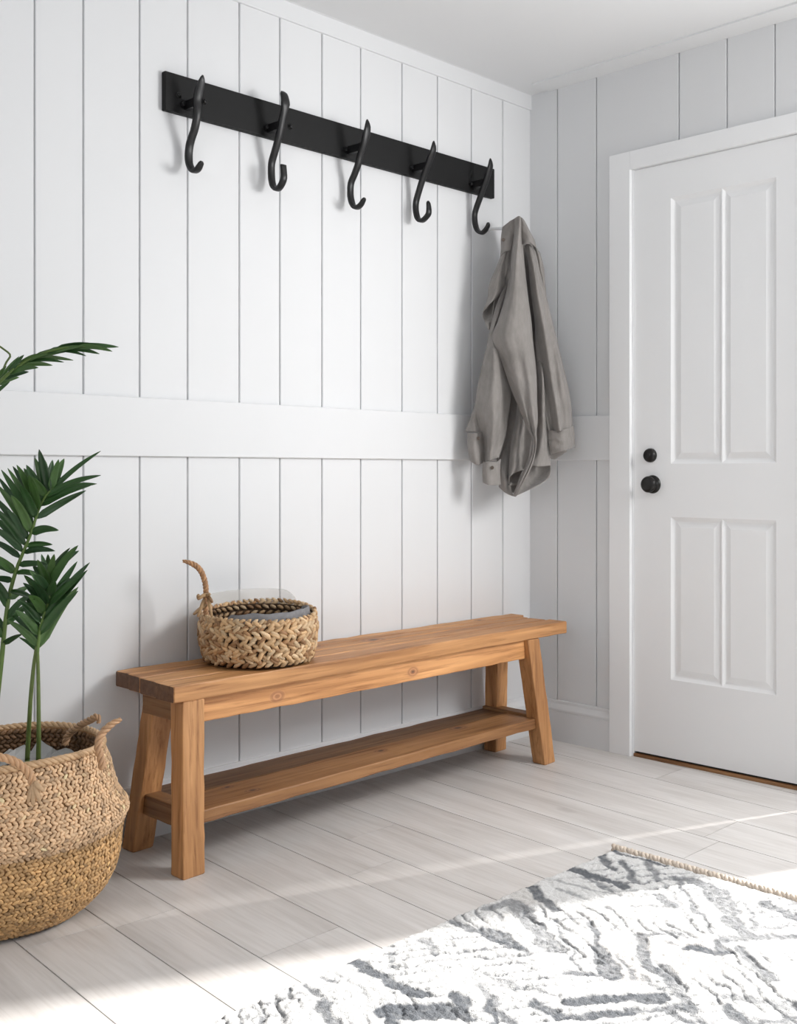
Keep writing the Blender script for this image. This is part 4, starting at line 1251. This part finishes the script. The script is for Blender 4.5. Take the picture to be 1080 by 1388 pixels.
# fine carved lines running along the chevrons
ang = np.where((np.floor((XX + .15 * vnoise(XX, YY, 3, 7) + 9) / .33) % 2) > 0, 1.05, -.55)
along = wx * np.sin(ang) - wy * np.cos(ang)
lines = np.sin(along * 2 * PI / .034 + 5 * vnoise(XX, YY, 9, 8))
fine = vnoise(XX, YY, 260, 9); fine2 = vnoise(XX, YY, 120, 10); patch = vnoise(XX, YY, 11, 11)
carve = np.clip((lines - .62) * 3, 0, 1) * np.clip((patch - .30) * 3, 0, 1) * (1 - be)
faint = carve * .8 * (.5 + fine2)
ink2 = np.clip(ink * (.85 + .4 * fine2), 0, 1)
hgt = .0135 + .0038 * (fine - .5) + .0022 * (fine2 - .5) - .0035 * carve - .002 * np.clip(ink, 0, 1) + .003 * (vnoise(XX, YY, 30, 12) - .5)
edge = np.minimum(np.minimum(XX - RX0, RX1 - XX), np.minimum(YY - RY0, RY1 - YY))
hgt *= np.clip(edge / .012, .08, 1) ** .6
white = np.array([.70, .695, .685]); grey = np.array([.115, .124, .138]); grey2 = np.array([.23, .236, .245]); beige = np.array([.60, .57, .54])
c = white[None, None] * (1 - be[..., None] * .55) + beige[None, None] * be[..., None] * .55
c = c * (1 - faint[..., None]) + grey2[None, None] * faint[..., None]
tone = vnoise(XX, YY, 14, 15)[..., None]
gcol = grey[None, None] * (1 - tone * .5) + grey2[None, None] * tone * .5
c = c * (1 - ink2[..., None]) + gcol * ink2[..., None]
ex = XX + (vnoise(XX, YY, 50, 20) - .5) * .004; ey = YY + (vnoise(XX, YY, 50, 21) - .5) * .005
V = np.stack([ex, ey, hgt], -1).reshape(-1, 3)
idx = np.arange(nx * ny).reshape(ny, nx)
Fq = np.stack([idx[:-1, :-1], idx[:-1, 1:], idx[1:, 1:], idx[1:, :-1]], -1).reshape(-1, 4)
pile = mk('pile', V, Fq.tolist(), M['rug'], rug, True, c.reshape(-1, 3))
mb = MB(); mb.box(RX0 + .004, RX1 - .004, RY0 + .004, RY1 - .004, .0003, .003); mb.build('backing', M['liner'], rug)
mb = MB(); P = [(RX1 + .004 + .0015 * math.sin(k * .9), RY1 + .004 - k * (RY1 - RY0) / 400, .010) for k in range(401)]
rope_into(mb, P, .0115, 3, .034, lambda: tuple(np.array([.62, .53, .44]) * rr.uniform(.85, 1.15)), 6)
o = mb.build('braided_edge', M['strands'], rug, True); o['label'] = 'cream and tan braided border'

# ------------------------------------------------------------------ light
w = bpy.data.worlds.new('daylight'); S.world = w; w.use_nodes = True
bg = w.node_tree.nodes['Background']
bg.inputs['Color'].default_value = (.86, .93, 1, 1); bg.inputs['Strength'].default_value = 1.0


def area(name, loc, tgt, sx, sy, power, col=(1, 1, 1), spread=PI):
    l = bpy.data.lights.new(name, 'AREA'); l.shape = 'RECTANGLE'; l.size = sx; l.size_y = sy; l.energy = power; l.color = col; l.spread = spread
    o = bpy.data.objects.new(name, l); COL.objects.link(o); o.location = loc
    d = Vector(tgt) - Vector(loc); o.rotation_euler = d.to_track_quat('-Z', 'Y').to_euler()
    return o


area('window_or_fill_light', ((WX0 + WX1) / 2, RYM - .06, (WZ0 + WZ1) / 2), ((WX0 + WX1) / 2, 0, (WZ0 + WZ1) / 2), WX1 - WX0, WZ1 - WZ0, 9, (.97, .98, 1))
area('window_or_fill_light', (RXM - .06, (LY0 + LY1) / 2, (LZ0 + LZ1) / 2), (0, (LY0 + LY1) / 2, (LZ0 + LZ1) / 2), LY1 - LY0, LZ1 - LZ0, 34, (.97, .98, 1))  # added fill lamp for the door wall, no such source known
area('window_or_fill_light', (-.04, -2.25, 1.72), (-1.5, -.3, .1), .75, .75, 45, (1, .99, .98))
sl_ = bpy.data.lights.new('sun', 'SUN'); sl_.energy = 10; sl_.angle = math.radians(2.3); sl_.color = (1, .97, .93)
so = bpy.data.objects.new('sun', sl_); COL.objects.link(so); so.location = (3, -3, 3)
sd = Vector((-1, .40, -.62)).normalized(); so.rotation_euler = sd.to_track_quat('-Z', 'Y').to_euler()

S.view_settings.view_transform = 'Standard'; S.view_settings.look = 'None'; S.view_settings.gamma = 1
S.view_settings.use_curve_mapping = False; S.view_settings.exposure = 0.06
S.cycles.max_bounces = 10; S.cycles.diffuse_bounces = 7
S.cycles.use_denoising = True
